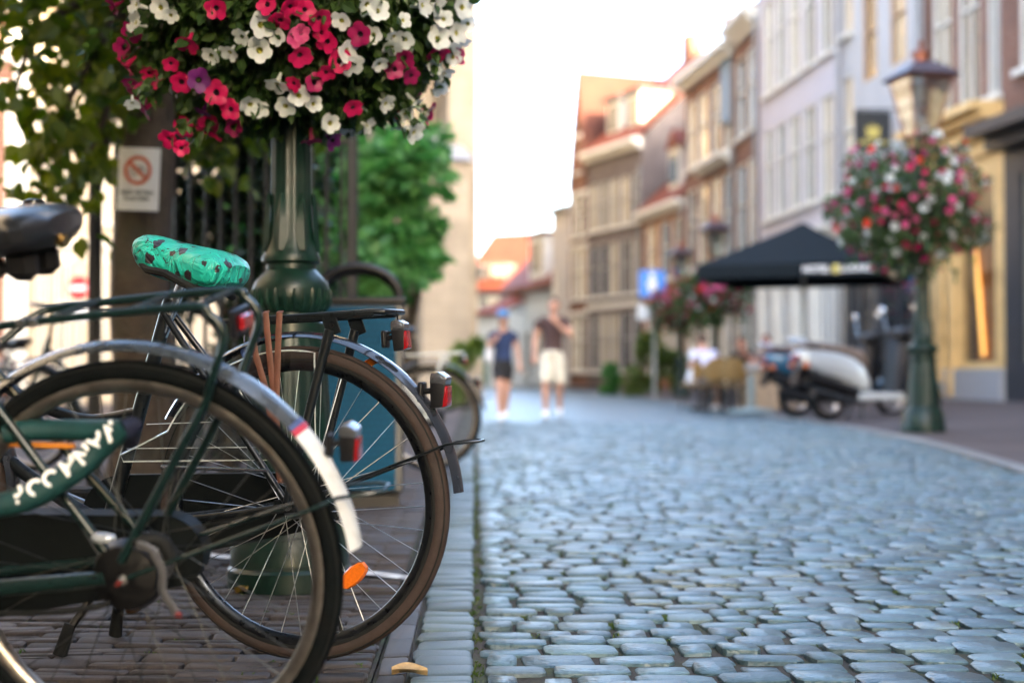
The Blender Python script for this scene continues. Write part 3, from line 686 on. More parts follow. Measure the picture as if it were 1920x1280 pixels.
# ---- second bicycle: blue-black mudguard, brown tyre, turquoise saddle cover
def cover_mat():
    m = bpy.data.materials.new('turquoise_print'); m.use_nodes = True; N = m.node_tree.nodes; L = m.node_tree.links; b = N['Principled BSDF']
    b.inputs['Roughness'].default_value = .42; b.inputs['Coat Weight'].default_value = .25; b.inputs['Coat Roughness'].default_value = .3
    tc = N.new('ShaderNodeTexCoord')
    nz = N.new('ShaderNodeTexNoise'); nz.inputs['Scale'].default_value = 60; nz.inputs['Detail'].default_value = 3; L.new(tc.outputs['Object'], nz.inputs['Vector'])
    sb = N.new('ShaderNodeVectorMath'); sb.operation = 'SUBTRACT'; L.new(nz.outputs['Color'], sb.inputs[0]); sb.inputs[1].default_value = (.5, .5, .5)
    sc_ = N.new('ShaderNodeVectorMath'); sc_.operation = 'SCALE'; sc_.inputs['Scale'].default_value = .022; L.new(sb.outputs[0], sc_.inputs[0])
    ad = N.new('ShaderNodeVectorMath'); ad.operation = 'ADD'; L.new(tc.outputs['Object'], ad.inputs[0]); L.new(sc_.outputs[0], ad.inputs[1])
    vo = N.new('ShaderNodeTexVoronoi'); vo.inputs['Scale'].default_value = 26; vo.inputs['Randomness'].default_value = .85; L.new(ad.outputs[0], vo.inputs['Vector'])
    sx = N.new('ShaderNodeSeparateXYZ'); L.new(vo.outputs['Color'], sx.inputs[0])
    th = N.new('ShaderNodeMapRange'); th.inputs['To Min'].default_value = .10; th.inputs['To Max'].default_value = .40; L.new(sx.outputs['X'], th.inputs['Value'])
    lt = N.new('ShaderNodeMath'); lt.operation = 'LESS_THAN'; L.new(vo.outputs['Distance'], lt.inputs[0]); L.new(th.outputs['Result'], lt.inputs[1])
    wv = N.new('ShaderNodeTexVoronoi'); wv.feature = 'DISTANCE_TO_EDGE'; wv.inputs['Scale'].default_value = 14; L.new(ad.outputs[0], wv.inputs['Vector'])
    l2 = N.new('ShaderNodeMath'); l2.operation = 'LESS_THAN'; L.new(wv.outputs['Distance'], l2.inputs[0]); l2.inputs[1].default_value = .012
    g2 = N.new('ShaderNodeMath'); g2.operation = 'GREATER_THAN'; L.new(nz.outputs['Fac'], g2.inputs[0]); g2.inputs[1].default_value = .50
    m2 = N.new('ShaderNodeMath'); m2.operation = 'MULTIPLY'; L.new(l2.outputs[0], m2.inputs[0]); L.new(g2.outputs[0], m2.inputs[1])
    mxx = N.new('ShaderNodeMath'); mxx.operation = 'MAXIMUM'; L.new(lt.outputs[0], mxx.inputs[0]); L.new(m2.outputs[0], mxx.inputs[1])
    mx = N.new('ShaderNodeMix'); mx.data_type = 'RGBA'; L.new(mxx.outputs[0], mx.inputs['Factor']); mx.inputs['A'].default_value = (.012, .42, .33, 1); mx.inputs['B'].default_value = (.022, .012, .018, 1)
    L.new(mx.outputs['Result'], b.inputs['Base Color'])
    mp = N.new('ShaderNodeMapping'); mp.inputs['Scale'].default_value = (10, 26, 9); mp.inputs['Rotation'].default_value = (0, .5, .3); L.new(tc.outputs['Object'], mp.inputs['Vector'])
    n5 = N.new('ShaderNodeTexNoise'); n5.inputs['Scale'].default_value = 1.6; n5.inputs['Detail'].default_value = 3; n5.inputs['Distortion'].default_value = 1.2; L.new(mp.outputs[0], n5.inputs['Vector'])
    bp = N.new('ShaderNodeBump'); bp.inputs['Strength'].default_value = .85; bp.inputs['Distance'].default_value = .025; L.new(n5.outputs['Fac'], bp.inputs['Height']); L.new(bp.outputs['Normal'], b.inputs['Normal'])
    return m
P2 = at(568, 702, 3.165); P2.z = 0
bike2 = bicycle('bicycle with turquoise printed saddle cover and brown rear tyre', P2, R(16), R(1.5),
    dict(r=.348, tr=.0195, tyre=tyre_brown, rim=rim_dark, spoke=spoke_bright, frame=black, guard=blueblack, tail=5, stay=21,
         rack=dict(kind='flat', z0=.768, z1=.752, x0=-.228, x1=.16, rt=.0062), light=36, light_s=1.1, light_off=.042, saddle_x=.275, saddle_z=.885, cover=cover_mat(),
         refl=((-130, .20, amber),), bell=(.885, -.306, 1.050), bar_z=1.038, bar_x=1.04, bar_m=black, hub_r=.032))
# clear coat guard over the upper front quarter of the rear wheel
out = []; rc = .338
for i in range(23):
    a = R(100 - 72 * i / 22); out.append((rc * math.cos(a), .348 + rc * math.sin(a)))
out = [(-.06, .45)] + out + [(.418, .452), (.41, .437), (.20, .443)]
b = MB(); b.prism(out, .052, .0535); cg = b.build('coat_guard', clear_plastic, bike2, ang=20)
b = MB(); b.tube([(x, .053, z) for x, z in out] , .0022, 6, closed=True)
for zz, x0, x1 in ((.475, .06, .40), (.53, .16, .35)): b.tube([(x0, .0545, zz), (x1, .0545, zz - .008)], .0011, 5)
b.tube(smoothpts([(.12, .055, .60), (.09, .056, .54), (.07, .055, .46)], 4), .0022, 6)
b.build('guard_rib', edge_plastic, cg)
b = MB(); b.tube([(.05, .065, .425), (.31, .060, .428)], .0045, 10); b.build('chrome_rod', chrome, bike2)
b = MB(); b.box((.19, .06, .60), (.034, .02, .085), rot=(0, R(-42), 0), b=.006); lk = b.build('ring_lock', plastic, bike2)
t = text_mesh('AXA', .022, pm('grey_print', (.5, .5, .5), .6), ex=.0004); link('lettering', t, lk, (.192, .0705, .602), Euler((R(90), R(45), R(180))))
b = MB()                         # brown elastic straps from the carrier to the axle
for x0, x1, z1_ in ((.085, .045, .60), (.045, .022, .55), (.012, .022, .55)):
    b.tube([(x0, .069, .772), (x0 - .001, .079, .768), (x0 * .6 + x1 * .4, .078, .68), (x1, .076, z1_), (.012, .076, .40)], .0072, 8, flat=.15, up=(1, 0, 0))
b.build('elastic_strap', strap_brown, bike2)
b = MB(); b.box((-.150, -.03, .655), (.045, .004, .018), rot=(0, R(28), 0), b=.002); b.build('orange_label', amber, bike2)
st = MB()                        # two-legged stand
for s_ in (-1, 1):
    st.tube([(.43, s_ * .03, .25), (.50, s_ * .085, .10), (.525, s_ * .105, .055)], [.010, .0095, .009], 10)
so = st.build('double_stand', darksteel, bike2)
for s_ in (-1, 1):
    b = MB(); b.tube([(.52, s_ * .10, .075), (.538, s_ * .115, .006)], [.014, .017], 10, flat=.8); b.build('stand_foot', rubber, so)
b = MB(); b.tube([(.13, .0, .80), (.135, .0, .70)], .0012, 5); b.ell((.136, 0, .685), (.008, .004, .016)); b.build('key_tag', pm('blue_tag', (.03, .06, .22), .3, coat=1), bike2)

# ---- other bicycles further back
def far_bike(label, px, D, yaw, fm, grp='bicycles parked behind', **kw):
    p = at(px, 702, D); p.z = 0
    cfg = dict(r=.348, tr=.02, tyre=tyre_black, rim=rim_steel, spoke=spoke_dull, frame=fm, guard=black, tail=8, stay=20, detail=False, group=grp,
               rack=dict(kind='flat', z0=.775, z1=.76, x0=-.22, x1=.16, rt=.007), light=35, saddle_x=.25, saddle_z=.9, bar_m=black); cfg.update(kw)
    return bicycle(label, p, yaw, 0, cfg)
pale = pm('pale_grey_enamel', (.55, .58, .57), .35, 0, .1, 10, coat=.4)
bike3 = far_bike('pale grey bicycle standing behind the blue litter bin', 806, 9.4, R(10), pale, None, guard=black)
bike3.pop('group', None)
far_bike('black bicycle under the no-entry sign in the left background', 70, 12.0, R(20), black)
far_bike('green-black bicycle parked behind the tree trunk', 330, 9.0, R(20), green_black)
far_bike('bicycle with dark grey frame at the far left edge', 10, 14.5, R(50), pm('dark_grey_enamel', (.05, .05, .055), .35, coat=.4), rim=rim_dark)

# ---- chain lock with lettered green sleeve hanging on the nearest bicycle
lock_green = pm('green_sleeve', (.004, .040, .040), .55, 0, .2, 40, bump=.15, bscale=250)
lk = thing('chain_lock', 'green sleeved chain lock with upside-down white lettering on nearest bicycle', 'lock', at(40, 940, 2.2))
def L3(px, py, D=2.17): return at(px, py, D) - lk.location
path = smoothpts([L3(-60, 952), L3(10, 945), L3(70, 925), L3(140, 880), L3(190, 838), L3(236, 800, 2.15)], 6)
b = MB(); n_ = len(path); b.tube(path, [.013 + .0075 * math.sin(math.pi * min(1, i / (n_ - 1) * .95 + .03)) ** .5 for i in range(n_)], 14, flat=1.0)
sl = b.build('sleeve', lock_green, lk)
let = pm('white_print', (.8, .82, .8), .5, 0, .05)
cum = [0]
for p, q in zip(path, path[1:]): cum.append(cum[-1] + (q - p).length)
def along(s_):
    for i in range(len(path) - 1):
        if cum[i + 1] >= s_: t = (s_ - cum[i]) / (cum[i + 1] - cum[i]); return path[i].lerp(path[i + 1], t), (path[i + 1] - path[i]).normalized()
    return path[-1], (path[-1] - path[-2]).normalized()
word = '.VANMOOF'; s0 = cum[-1] - .016
for ch in word:
    p, t = along(s0); vdir = (Vector((0, 0, CAM_H)) - (lk.location + p)).normalized(); t = (t - vdir * t.dot(vdir)).normalized()
    xa = -t; za = vdir; ya = za.cross(xa)                           # the word runs down the sleeve, upside down
    upn = -ya
    M = Matrix((xa, ya, za)).transposed().to_4x4()
    me = text_mesh(ch, .034, let, ex=.0006, bold=.0012)
    o = link('letter', me, sl); o.matrix_local = Matrix.Translation(p + upn * .011 + za * .0185) @ M
    s0 -= .034 if ch == 'M' else .012 if ch == '.' else .0285
b = MB(); b.tube([L3(228, 806, 2.15), L3(246, 800, 2.16), L3(243, 826, 2.2)], [.016, .017, .014], 12); b.build('lock_end', pm('navy_plastic', (.012, .014, .03), .4), lk)
b = MB(); b.tube([L3(10, 812, 2.25), L3(60, 806, 2.25), L3(165, 806, 2.25), L3(228, 806, 2.22)], .017, 12); b.build('lock_body', lock_green, lk)
b = MB(); b.tube([L3(18, 832, 2.26), L3(140, 836, 2.26)], .005, 8); b.build('orange_strip', pm('orange_strip', (.6, .22, .02), .5), lk)
# ------------------------------------------------------------------ lamp posts and flower baskets
lamp_green = pm('dark_green_gloss', (.0035, .020, .0135), .40, 0, .35, 14, coat=.06, spec=.32, rvar=.06, dirt=(.03, .03, .026), dscale=10, damt=.4, bump=.06, bscale=40)
copper = pm('aged_copper', (.22, .075, .04), .4, .7, .3, 20)
copper_dark = pm('dark_copper', (.07, .045, .05), .45, .5, .3, 20)
lamp_glass = clearmat('lantern_glass', (.80, .82, .80), .03, 1.0, 3.4)
frost = pm('frosted_glass', (.62, .63, .60), .4, 0, .05, 10, trans=.2)
PROF = [(.185, 0), (.185, .055), (.176, .065), (.176, .125), (.168, .14), (.166, .215), (.150, .24), (.140, .255), (.136, .27), (.118, .50), (.104, .70), (.100, .74), (.112, .755), (.112, .785), (.092, .80),
        (.090, .815), (.108, .832), (.116, .86), (.117, .885), (.108, .91), (.086, .935), (.074, .948), (.074, .962), (.087, .970), (.088, .984), (.081, .995), (.070, 1.04), (.063, 1.10), (.060, 1.2), (.058, 1.5), (.053, 2.0), (.047, 2.6),
        (.047, 2.62), (.06, 2.64), (.06, 2.67), (.045, 2.69), (.040, 2.9), (.055, 2.92), (.055, 2.95), (.03, 2.97), (.0, 2.97)]
def lamp_post(label, p, rz=0, k=1.0):
    t = thing('street_lamp', label, 'street lamp', p, rz, 'green cast-iron street lamps with flower baskets')
    b = MB(); b.lathe([q for q in PROF if q[1] <= .27], 32); b.lathe([q for q in PROF if .27 <= q[1] <= .80], 64, flute=(.035, 16, .29, .73)); b.build('base', lamp_green, t).scale = (k, k, 1)
    b = MB(); b.lathe([q for q in PROF if q[1] >= .80], 48, flute=(.03, 12, 1.04, 2.6)); sh = b.build('post', lamp_green, t); sh.scale = (k, k, 1)
    for i in range(26):          # ribs round the bulge
        a = 2 * math.pi * i / 26; b = MB(); b.tube([(.098 * math.cos(a), .098 * math.sin(a), .822), (.116 * math.cos(a), .116 * math.sin(a), .85), (.118 * math.cos(a), .118 * math.sin(a), .886)], [.006, .0085, .004], 6); b.build('rib', lamp_green, sh)
    for i in range(7):           # cast leaves climbing the foot of the shaft
        a = 2 * math.pi * i / 7 + .5; b = MB(); rings = []
        for z, w, o in ((1.0, .010, .080), (1.04, .020, .077), (1.09, .017, .073), (1.14, .010, .069), (1.175, .002, .064)):
            ring = []
            for k, (dw, do) in enumerate(((-1, 0), (0, .009), (1, 0), (0, -.006))):
                aa = a + dw * w / .065; rr_ = o + do; ring.append((rr_ * math.cos(aa), rr_ * math.sin(aa), z))
            rings.append(ring)
        b.loft(rings); b.build('cast_leaf', lamp_green, sh, ang=25)
    for i in range(4):           # arms and lantern
        a = R(45 + 90 * i); c, s_ = math.cos(a), math.sin(a)
        b = MB(); b.tube(smoothpts([(.03 * c, .03 * s_, 2.93), (.10 * c, .10 * s_, 2.94), (.15 * c, .15 * s_, 3.02), (.15 * c, .15 * s_, 3.10)], 4), .010, 8); b.build('arm', lamp_green, t)
    ln = MB()
    zb, zt, hb, ht = 3.10, 3.70, .12, .235
    for (z, h, th) in ((zb, hb, .022), (zt, ht, .028)):
        for i in range(4):
            a = R(90 * i); c, s_ = math.cos(a), math.sin(a); ln.box((h * c, h * s_, z), (.02, 2 * h + .02, th), rot=(0, 0, a))
    for sx in (-1, 1):
        for sy in (-1, 1): ln.tube([(sx * hb, sy * hb, zb), (sx * ht, sy * ht, zt)], .0105, 6)
    lo = ln.build('lantern', copper, t)
    for i in range(4):
        a = R(90 * i); M = Matrix.Rotation(a, 3, 'Z')
        b = MB(); b.add([M @ Vector(q) for q in ((hb, -hb, zb), (hb, hb, zb), (ht, ht, zt), (ht, -ht, zt), (hb - .004, -hb, zb), (hb - .004, hb, zb), (ht - .004, ht, zt), (ht - .004, -ht, zt))], [(0, 1, 2, 3), (7, 6, 5, 4)]); b.build('pane', lamp_glass, lo, ang=0)
    b = MB()
    sq = lambda h, z: [(-h, -h, z), (h, -h, z), (h, h, z), (-h, h, z)]
    b.loft([sq(.29, 3.705), sq(.30, 3.725), sq(.285, 3.745), sq(.125, 3.87), sq(.11, 3.88)]); rf = b.build('lantern_roof', copper_dark, t, ang=20)
    b = MB(); b.lathe([(.092, 3.85), (.085, 3.86), (.085, 3.965), (.11, 3.97), (.105, 3.99), (.05, 4.02), (.02, 4.03), (.02, 4.06), (.03, 4.085), (.018, 4.11), (.0, 4.13)], 16); b.build('chimney', copper, rf)
    b = MB(); b.lathe([(.0, 3.62), (.07, 3.62), (.075, 3.52), (.05, 3.44), (.0, 3.42)], 16); b.build('lamp_bulb', frost, lo)
    return t

def petal_mat(name, col, col2, tr=.25):
    return leafmat(name, col, col2, tr, .5)
crimson = petal_mat('crimson_petal', (.45, .004, .075), (.56, .009, .11)); magenta = petal_mat('magenta_petal', (.26, .006, .07), (.36, .012, .11))
whitep = petal_mat('white_petal', (.60, .64, .63), (.70, .72, .71), .3); pinkp = petal_mat('pink_petal', (.60, .06, .22), (.7, .14, .3)); purple = petal_mat('purple_petal', (.10, .008, .12), (.17, .015, .17)); scarlet = petal_mat('scarlet_petal', (.60, .022, .008), (.66, .04, .012))
throat_d = pm('dark_throat', (.02, .002, .012), .7); throat_y = pm('yellow_throat', (.30, .30, .05), .7)
def flower_mesh(name, mt, thr, seed, rad_=.037):
    q = random.Random(seed); n = 20; b = MB(); b.col = []
    ph = q.uniform(0, 6.28); lob = [q.uniform(.9, 1.08) for _ in range(5)]; cup = q.uniform(.1, .4)
    V = [(0, 0, -rad_ * .75)]
    for k, (fr, z) in enumerate(((.14, -.5), (.24, -.12), (.62, .04), (1, .0))):
        for i in range(n):
            a = 2 * math.pi * i / n; l5 = abs(math.cos(2.5 * a)) ** .55
            rr_ = rad_ * fr * ((.80 + .20 * l5) * lob[int((a / 6.2832 * 5 + .5) % 5)] if k == 3 else 1)
            zz = z * rad_ + (rad_ * (cup * .5 + q.uniform(-.09, .09) - .16 * (1 - l5)) if k == 3 else 0)
            V.append((rr_ * math.cos(a + ph), rr_ * math.sin(a + ph), zz))
    b.add(V, [])
    for i in range(n): b.f.append((0, 1 + i, 1 + (i + 1) % n)); b.m.append(1)
    for k in range(3):
        for i in range(n):
            o = 1 + k * n; b.f.append((o + i, o + n + i, o + n + (i + 1) % n, o + (i + 1) % n)); b.m.append(1 if k == 0 else 0)
    b.col = [q.random() * .6 + (.4 if j > n * 3 else 0) for j in range(len(V))]
    # tube behind the flower
    b2 = [(rad_ * .26 * math.cos(2 * math.pi * i / 6), rad_ * .26 * math.sin(2 * math.pi * i / 6), -.1 * rad_) for i in range(6)] + [(rad_ * .1 * math.cos(2 * math.pi * i / 6), rad_ * .1 * math.sin(2 * math.pi * i / 6), -1.15 * rad_) for i in range(6)]
    b.add(b2, [(i, (i + 1) % 6, 6 + (i + 1) % 6, 6 + i) for i in range(6)]); b.col += [.2] * 12
    return b.mesh(name, [mt, thr], 0 or 50, fix=False)
FM = {k: [flower_mesh('flower', m_, th_, 10 * i + j) for j in range(4)] for i, (k, m_, th_) in enumerate((('c', crimson, throat_d), ('m', magenta, throat_d), ('w', whitep, throat_y), ('p', pinkp, throat_d), ('u', purple, throat_d), ('s', scarlet, throat_d)))}

def leaf_geo(c, dirv, nrm, L_, w, fold=.25):
    dirv = dirv.normalized(); side = dirv.cross(nrm)
    side = side.normalized() if side.length > 1e-6 else Vector((1, 0, 0)); up = side.cross(dirv)
    f = up * (w * fold)
    return [c, c + dirv * L_ * .22 + side * w * .42 + f, c + dirv * L_ * .55 + side * w * .46 + f, c + dirv * L_, c + dirv * L_ * .55 - side * w * .46 + f, c + dirv * L_ * .22 - side * w * .42 + f], [(0, 1, 2, 3), (0, 3, 4, 5)]
def rvec(q):
    while True:
        v = Vector((q.uniform(-1, 1), q.uniform(-1, 1), q.uniform(-1, 1)))
        if .1 < v.length < 1: return v.normalized()
def leaves(b, pts, q, L_, wr=.8, down=.5, out=None):
    for p, o in pts:
        dv = rvec(q) * .8 + Vector((0, 0, -down)) + (o * .8 if o is not None else Vector((0, 0, 0)))
        nv = rvec(q) * .7 + Vector((0, 0, .7)) + (o * .5 if o is not None else Vector((0, 0, 0)))
        l = L_ * q.uniform(.6, 1.2); V, Fs = leaf_geo(p, dv, nv, l, l * wr, q.uniform(.05, .3)); b.add(V, Fs); b.col += [q.random()] * 6
basket_leaf = leafmat('petunia_leaf', (.018, .045, .012), (.06, .11, .025), .25)
wire = pm('basket_liner', (.03, .025, .018), .9, 0, .4, 20)
def flower_basket(label, c, rx, rz, seed, nleaf, ls, marked=(), nrand=90, mixk='cccmmwwwwp', fs=1.0, view_first=True):
    q = random.Random(seed); t = thing('flower_basket', label, 'flower basket', c, 0, 'flower baskets hanging on the lamp posts')
    b = MB(); b.lathe([(0, -.62 * rz), (.25 * rx, -.58 * rz), (.45 * rx, -.35 * rz), (.55 * rx, 0), (.57 * rx, .12 * rz), (.5 * rx, .15 * rz), (.2 * rx, .2 * rz), (.0, .2 * rz)], 24); b.build('bowl', wire, t)
    am = .35 if marked else 1.7
    def rad_at(n): return 1 + am * ( .08 * math.sin(4 * math.atan2(n.y, n.x) + seed) + .07 * math.sin(6 * n.z + 4 * n.x + seed) + .05 * math.sin(11 * n.x - 7 * n.z))
    b = MB(); b.col = []; pts = []
    for _ in range(nleaf):
        n = rvec(q); k = (1 - .42 * q.random() ** 2) * rad_at(n)
        pts.append((Vector((n.x * rx * k, n.y * rx * k, n.z * rz * k)), n))
    hits = []
    for (px, py, kind) in marked:
        o = Vector((0, 0, CAM_H)) - Vector(c); dd = ray(px, py); A = Vector((1 / rx, 1 / rx, 1 / rz))
        for k in (1.11, 1.16, 1.22, 1.32, 1.45):
            oo = Vector((o.x * A.x, o.y * A.y, o.z * A.z)) / k; d2 = Vector((dd.x * A.x, dd.y * A.y, dd.z * A.z)) / k
            aa, bb, cc = d2.dot(d2), 2 * oo.dot(d2), oo.dot(oo) - 1; ds = bb * bb - 4 * aa * cc
            if ds >= 0: n = (oo + d2 * ((-bb - math.sqrt(ds)) / (2 * aa))).normalized(); hits.append((n, k, kind, dd)); break
    for n, k, kind, dd in hits:  # shoots that carry the flowers out of the cushion
        for _ in range(16):
            kk = k * (1 - .30 * q.random()) - .03; p = Vector((n.x * rx * kk, n.y * rx * kk, n.z * rz * kk)) + rvec(q) * .045 * q.random(); pts.append((p, n))
    for _ in range(40 if not marked else 14):      # ragged trailing shoots
        n = rvec(q)
        if n.z > .5: continue
        for i in range(14):
            kk = .95 + .022 * i; p = Vector((n.x * rx * kk, n.y * rx * kk, n.z * rz * kk - .009 * i)) + rvec(q) * ls * .5; pts.append((p, n))
    leaves(b, pts, q, ls, .62, .35)
    fo = b.build('foliage', basket_leaf, t, ang=0, fix=False); tag(fo, kind='stuff')
    def place(n, k, kind, s=1.0, face=None):
        p = Vector((n.x * rx * k, n.y * rx * k, n.z * rz * k)); d_ = (n + rvec(q) * .45 + Vector((0, 0, -.05))).normalized() if face is None else face
        e = d_.to_track_quat('Z', 'Y').to_euler(); o = link('flower', q.choice(FM[kind]), t, p, e)
        s *= q.uniform(.68, 1.04) * fs; o.scale = (s, s, s)
    used = []
    for n, k, kind, dd in hits:
        face = (n * .8 + rvec(q) * .62 - dd * .35 + Vector((0, 0, .05))).normalized(); place(n, k, kind, 1.0, face); used.append(n)
    for _ in range(nrand):
        for tr_ in range(20):
            n = rvec(q)
            if all((n - u).length > .13 for u in used): break
        used.append(n); place(n, rad_at(n) * q.uniform(.98, 1.08), q.choice(mixk))
    return t

# near lamp post on the left with its basket
LP = at(545, 702, 4.28); LP.z = 0
lamp_post('nearest green lamp post, standing behind the two front bicycles', LP, R(20))
marked = [(405, 16, 'c'), (500, 8, 'c'), (545, 14, 'c'), (525, 40, 'c'), (572, 18, 'c'), (600, 36, 'c'), (613, 78, 'c'), (602, 62, 'c'), (563, 105, 'c'), (612, 137, 'c'), (550, 157, 'c'), (662, 203, 'c'), (350, 83, 'c'), (320, 120, 'c'), (290, 150, 'c'), (340, 155, 'c'), (235, 125, 'c'), (280, 138, 'c'), (405, 174, 'c'), (432, 205, 'c'), (345, 238, 'c'), (372, 240, 'c'), (316, 262, 'c'), (340, 278, 'c'), (398, 250, 'c'), (390, 228, 'c'), (820, 102, 'c'), (637, 115, 'c'),
    (740, 130, 'm'), (772, 143, 'm'), (757, 110, 'm'), (245, 155, 'm'), (250, 172, 'm'), (265, 180, 'm'), (268, 205, 'm'), (230, 90, 'm'), (248, 60, 'm'), (590, 155, 'm'), (675, 65, 'm'), (438, 240, 'm'), (862, 102, 'm'), (805, 212, 'm'), (585, 265, 'm'), (212, 12, 'm'),
    (372, 150, 'u'), (380, 210, 'u'), (625, 265, 'u'), (565, 62, 'p'), (555, 70, 'p'),
    (452, 70, 'w'), (490, 47, 'w'), (520, 70, 'w'), (487, 95, 'w'), (430, 100, 'w'), (252, 42, 'w'), (253, 8, 'w'), (470, 198, 'w'), (488, 205, 'w'), (690, 10, 'w'), (708, 20, 'w'), (757, 38, 'w'), (700, 66, 'w'), (739, 70, 'w'), (760, 75, 'w'), (660, 122, 'w'), (652, 96, 'w'), (712, 121, 'w'), (640, 40, 'w'), (725, 195, 'w'), (519, 160, 'w'), (535, 200, 'w'), (588, 195, 'w'), (560, 180, 'w'), (690, 237, 'w'), (620, 232, 'w'), (778, 195, 'w'), (760, 215, 'w'), (748, 240, 'w'), (778, 250, 'w'), (800, 215, 'w'), (735, 90, 'w'), (795, 10, 'w'), (820, 12, 'w'), (832, 36, 'w'), (868, 14, 'w'), (878, 45, 'w'), (858, 62, 'w'), (822, 72, 'w'), (838, 90, 'w'), (870, 80, 'w'), (850, 108, 'w'), (815, 125, 'w'), (834, 140, 'w'), (826, 165, 'w'), (775, 235, 'w'), (300, 15, 'w'), (320, 30, 'w'), (248, 195, 'w'), (395, 105, 'w')]
flower_basket('large basket of crimson and white petunias on the nearest lamp post', Vector((LP.x + .01, LP.y, 1.93)), .555, .57, 4, 14500, .045, marked, 70)

# right lamp post and its basket
RL = gpav(1730, 14.9)
lamp_post('green lamp post with copper lantern beside the parked scooters', RL, R(12), 1.28)
fb_ = flower_basket('round basket of pink, crimson and white flowers beneath the copper lantern', Vector((RL.x - .12, RL.y, 2.41)), .72, .62, 7, 5200, .070, (), 300, 'cccmmpppwwwws', 1.35)
# two lamps further down the terrace
for px, D, lab, lab2, sd in ((1341, 30.6, 'dark lamp post standing behind the terrace parasol', 'mixed flower basket left of the black parasol', 21), (1277, 37, 'farthest green lamp post near the blue pedestrian sign', 'crimson flower basket right of the blue pedestrian sign', 33)):
    p = gpav(px, D); lamp_post(lab, p, R(10), 1.28); flower_basket(lab2, Vector((p.x, p.y, 2.40)), .68, .55, sd, 1500, .12, (), 190, 'cccmmppws' if sd == 33 else 'cmpppwwws', 1.9)

# ------------------------------------------------------------------ trees, shrubs, fence
bark = pm('bark', (.052, .038, .026), .9, 0, .35, 14, bump=.8, bscale=40, dirt=(.036, .042, .026), dscale=4, damt=.5)
lime_leaf = leafmat('lime_leaf', (.04, .08, .010), (.12, .145, .018), .45)
dark_leaf = leafmat('dark_leaf', (.010, .030, .012), (.025, .055, .02), .2)
bright_leaf = leafmat('bright_leaf', (.04, .15, .04), (.10, .25, .07), .45)
bush_leaf = leafmat('bush_leaf', (.06, .11, .02), (.14, .19, .04), .35)
TP = at(270, 702, 7.0); TP.z = 0
tree = thing('lime_tree', 'brown-trunked lime tree with hanging leaves carrying the paper notice', 'tree', TP)
b = MB(); q = random.Random(2); pts = []; rs = []
for i in range(15):
    z = i * .3; pts.append((.02 * math.sin(i * 1.3), .02 * math.cos(i * .9), z)); rs.append(.165 - .012 * i * .5 + (.07 if i == 0 else .012 if i == 1 else 0))
b.tube(pts, rs, 16); tr_o = b.build('trunk', bark, tree)
def T3(px, py, D): return at(px, py, D) - TP
br = [[(270, -60, 7), (160, 0, 6.6), (70, 60, 6.3), (20, 200, 6.1)], [(262, -20, 7), (180, 90, 6.7), (115, 220, 6.5), (70, 330, 6.4)], [(280, 0, 7), (225, 120, 6.8), (185, 250, 6.7), (125, 350, 6.6)], [(200, -120, 6.8), (80, -60, 6.3), (-60, 40, 6)], [(300, -20, 7.2), (380, 110, 7.4), (410, 280, 7.4)], [(300, -60, 7), (470, 20, 7.6), (520, 160, 7.8)], [(262, 60, 7.05), (215, 180, 7.2), (190, 330, 7.2)], [(280, -200, 7), (180, -260, 6), (40, -200, 5.4)], [(280, -200, 7), (420, -330, 8), (600, -300, 9)], [(275, -150, 7), (250, -280, 6), (240, -200, 5.2)]]
lp = []
for k, path in enumerate(br):
    pp = smoothpts([T3(*x) for x in path], 6); b = MB(); b.tube(pp, [.035 - .03 * i / (len(pp) - 1) for i in range(len(pp))], 6); b.build('branch', bark, tree)
    for i, p in enumerate(pp):
        for _ in range(int((26 if k in (4, 5) else 15 if k > 6 else 11) * (1 if i > 2 else .5))):
            lp.append((p + Vector((q.gauss(0, .13), q.gauss(0, .16), q.gauss(-.03, .12))), None))
for _ in range(2600):            # dense part of the crown over and behind the basket
    n = rvec(q); k = q.random() ** .4; c0 = T3(350, 20, 7.5); lp.append((c0 + Vector((n.x * .62 * k, n.y * .5 * k, n.z * .62 * k)), None))
for _ in range(3800):
    n = rvec(q); k = q.random() ** .45; lp.append((Vector((n.x * 2.1 * k, n.y * 2.0 * k + .2, 3.9 + n.z * 1.25 * k)), None))
def _clear(p):                    # no leaves in front of the notice
    w_ = p + TP; px = 960 + F * w_.x / w_.y; py = 702 - F * (w_.z - CAM_H) / w_.y; return not ((200 < px < 316 and 240 < py < 410 and w_.y < 7.0) or (100 < px < 195 and py > 470))
lp = [x for x in lp if _clear(x[0])]
b = MB(); b.col = []; leaves(b, lp, q, .105, .85, .8); tag(b.build('crown', lime_leaf, tree, ang=0, fix=False), kind='stuff')

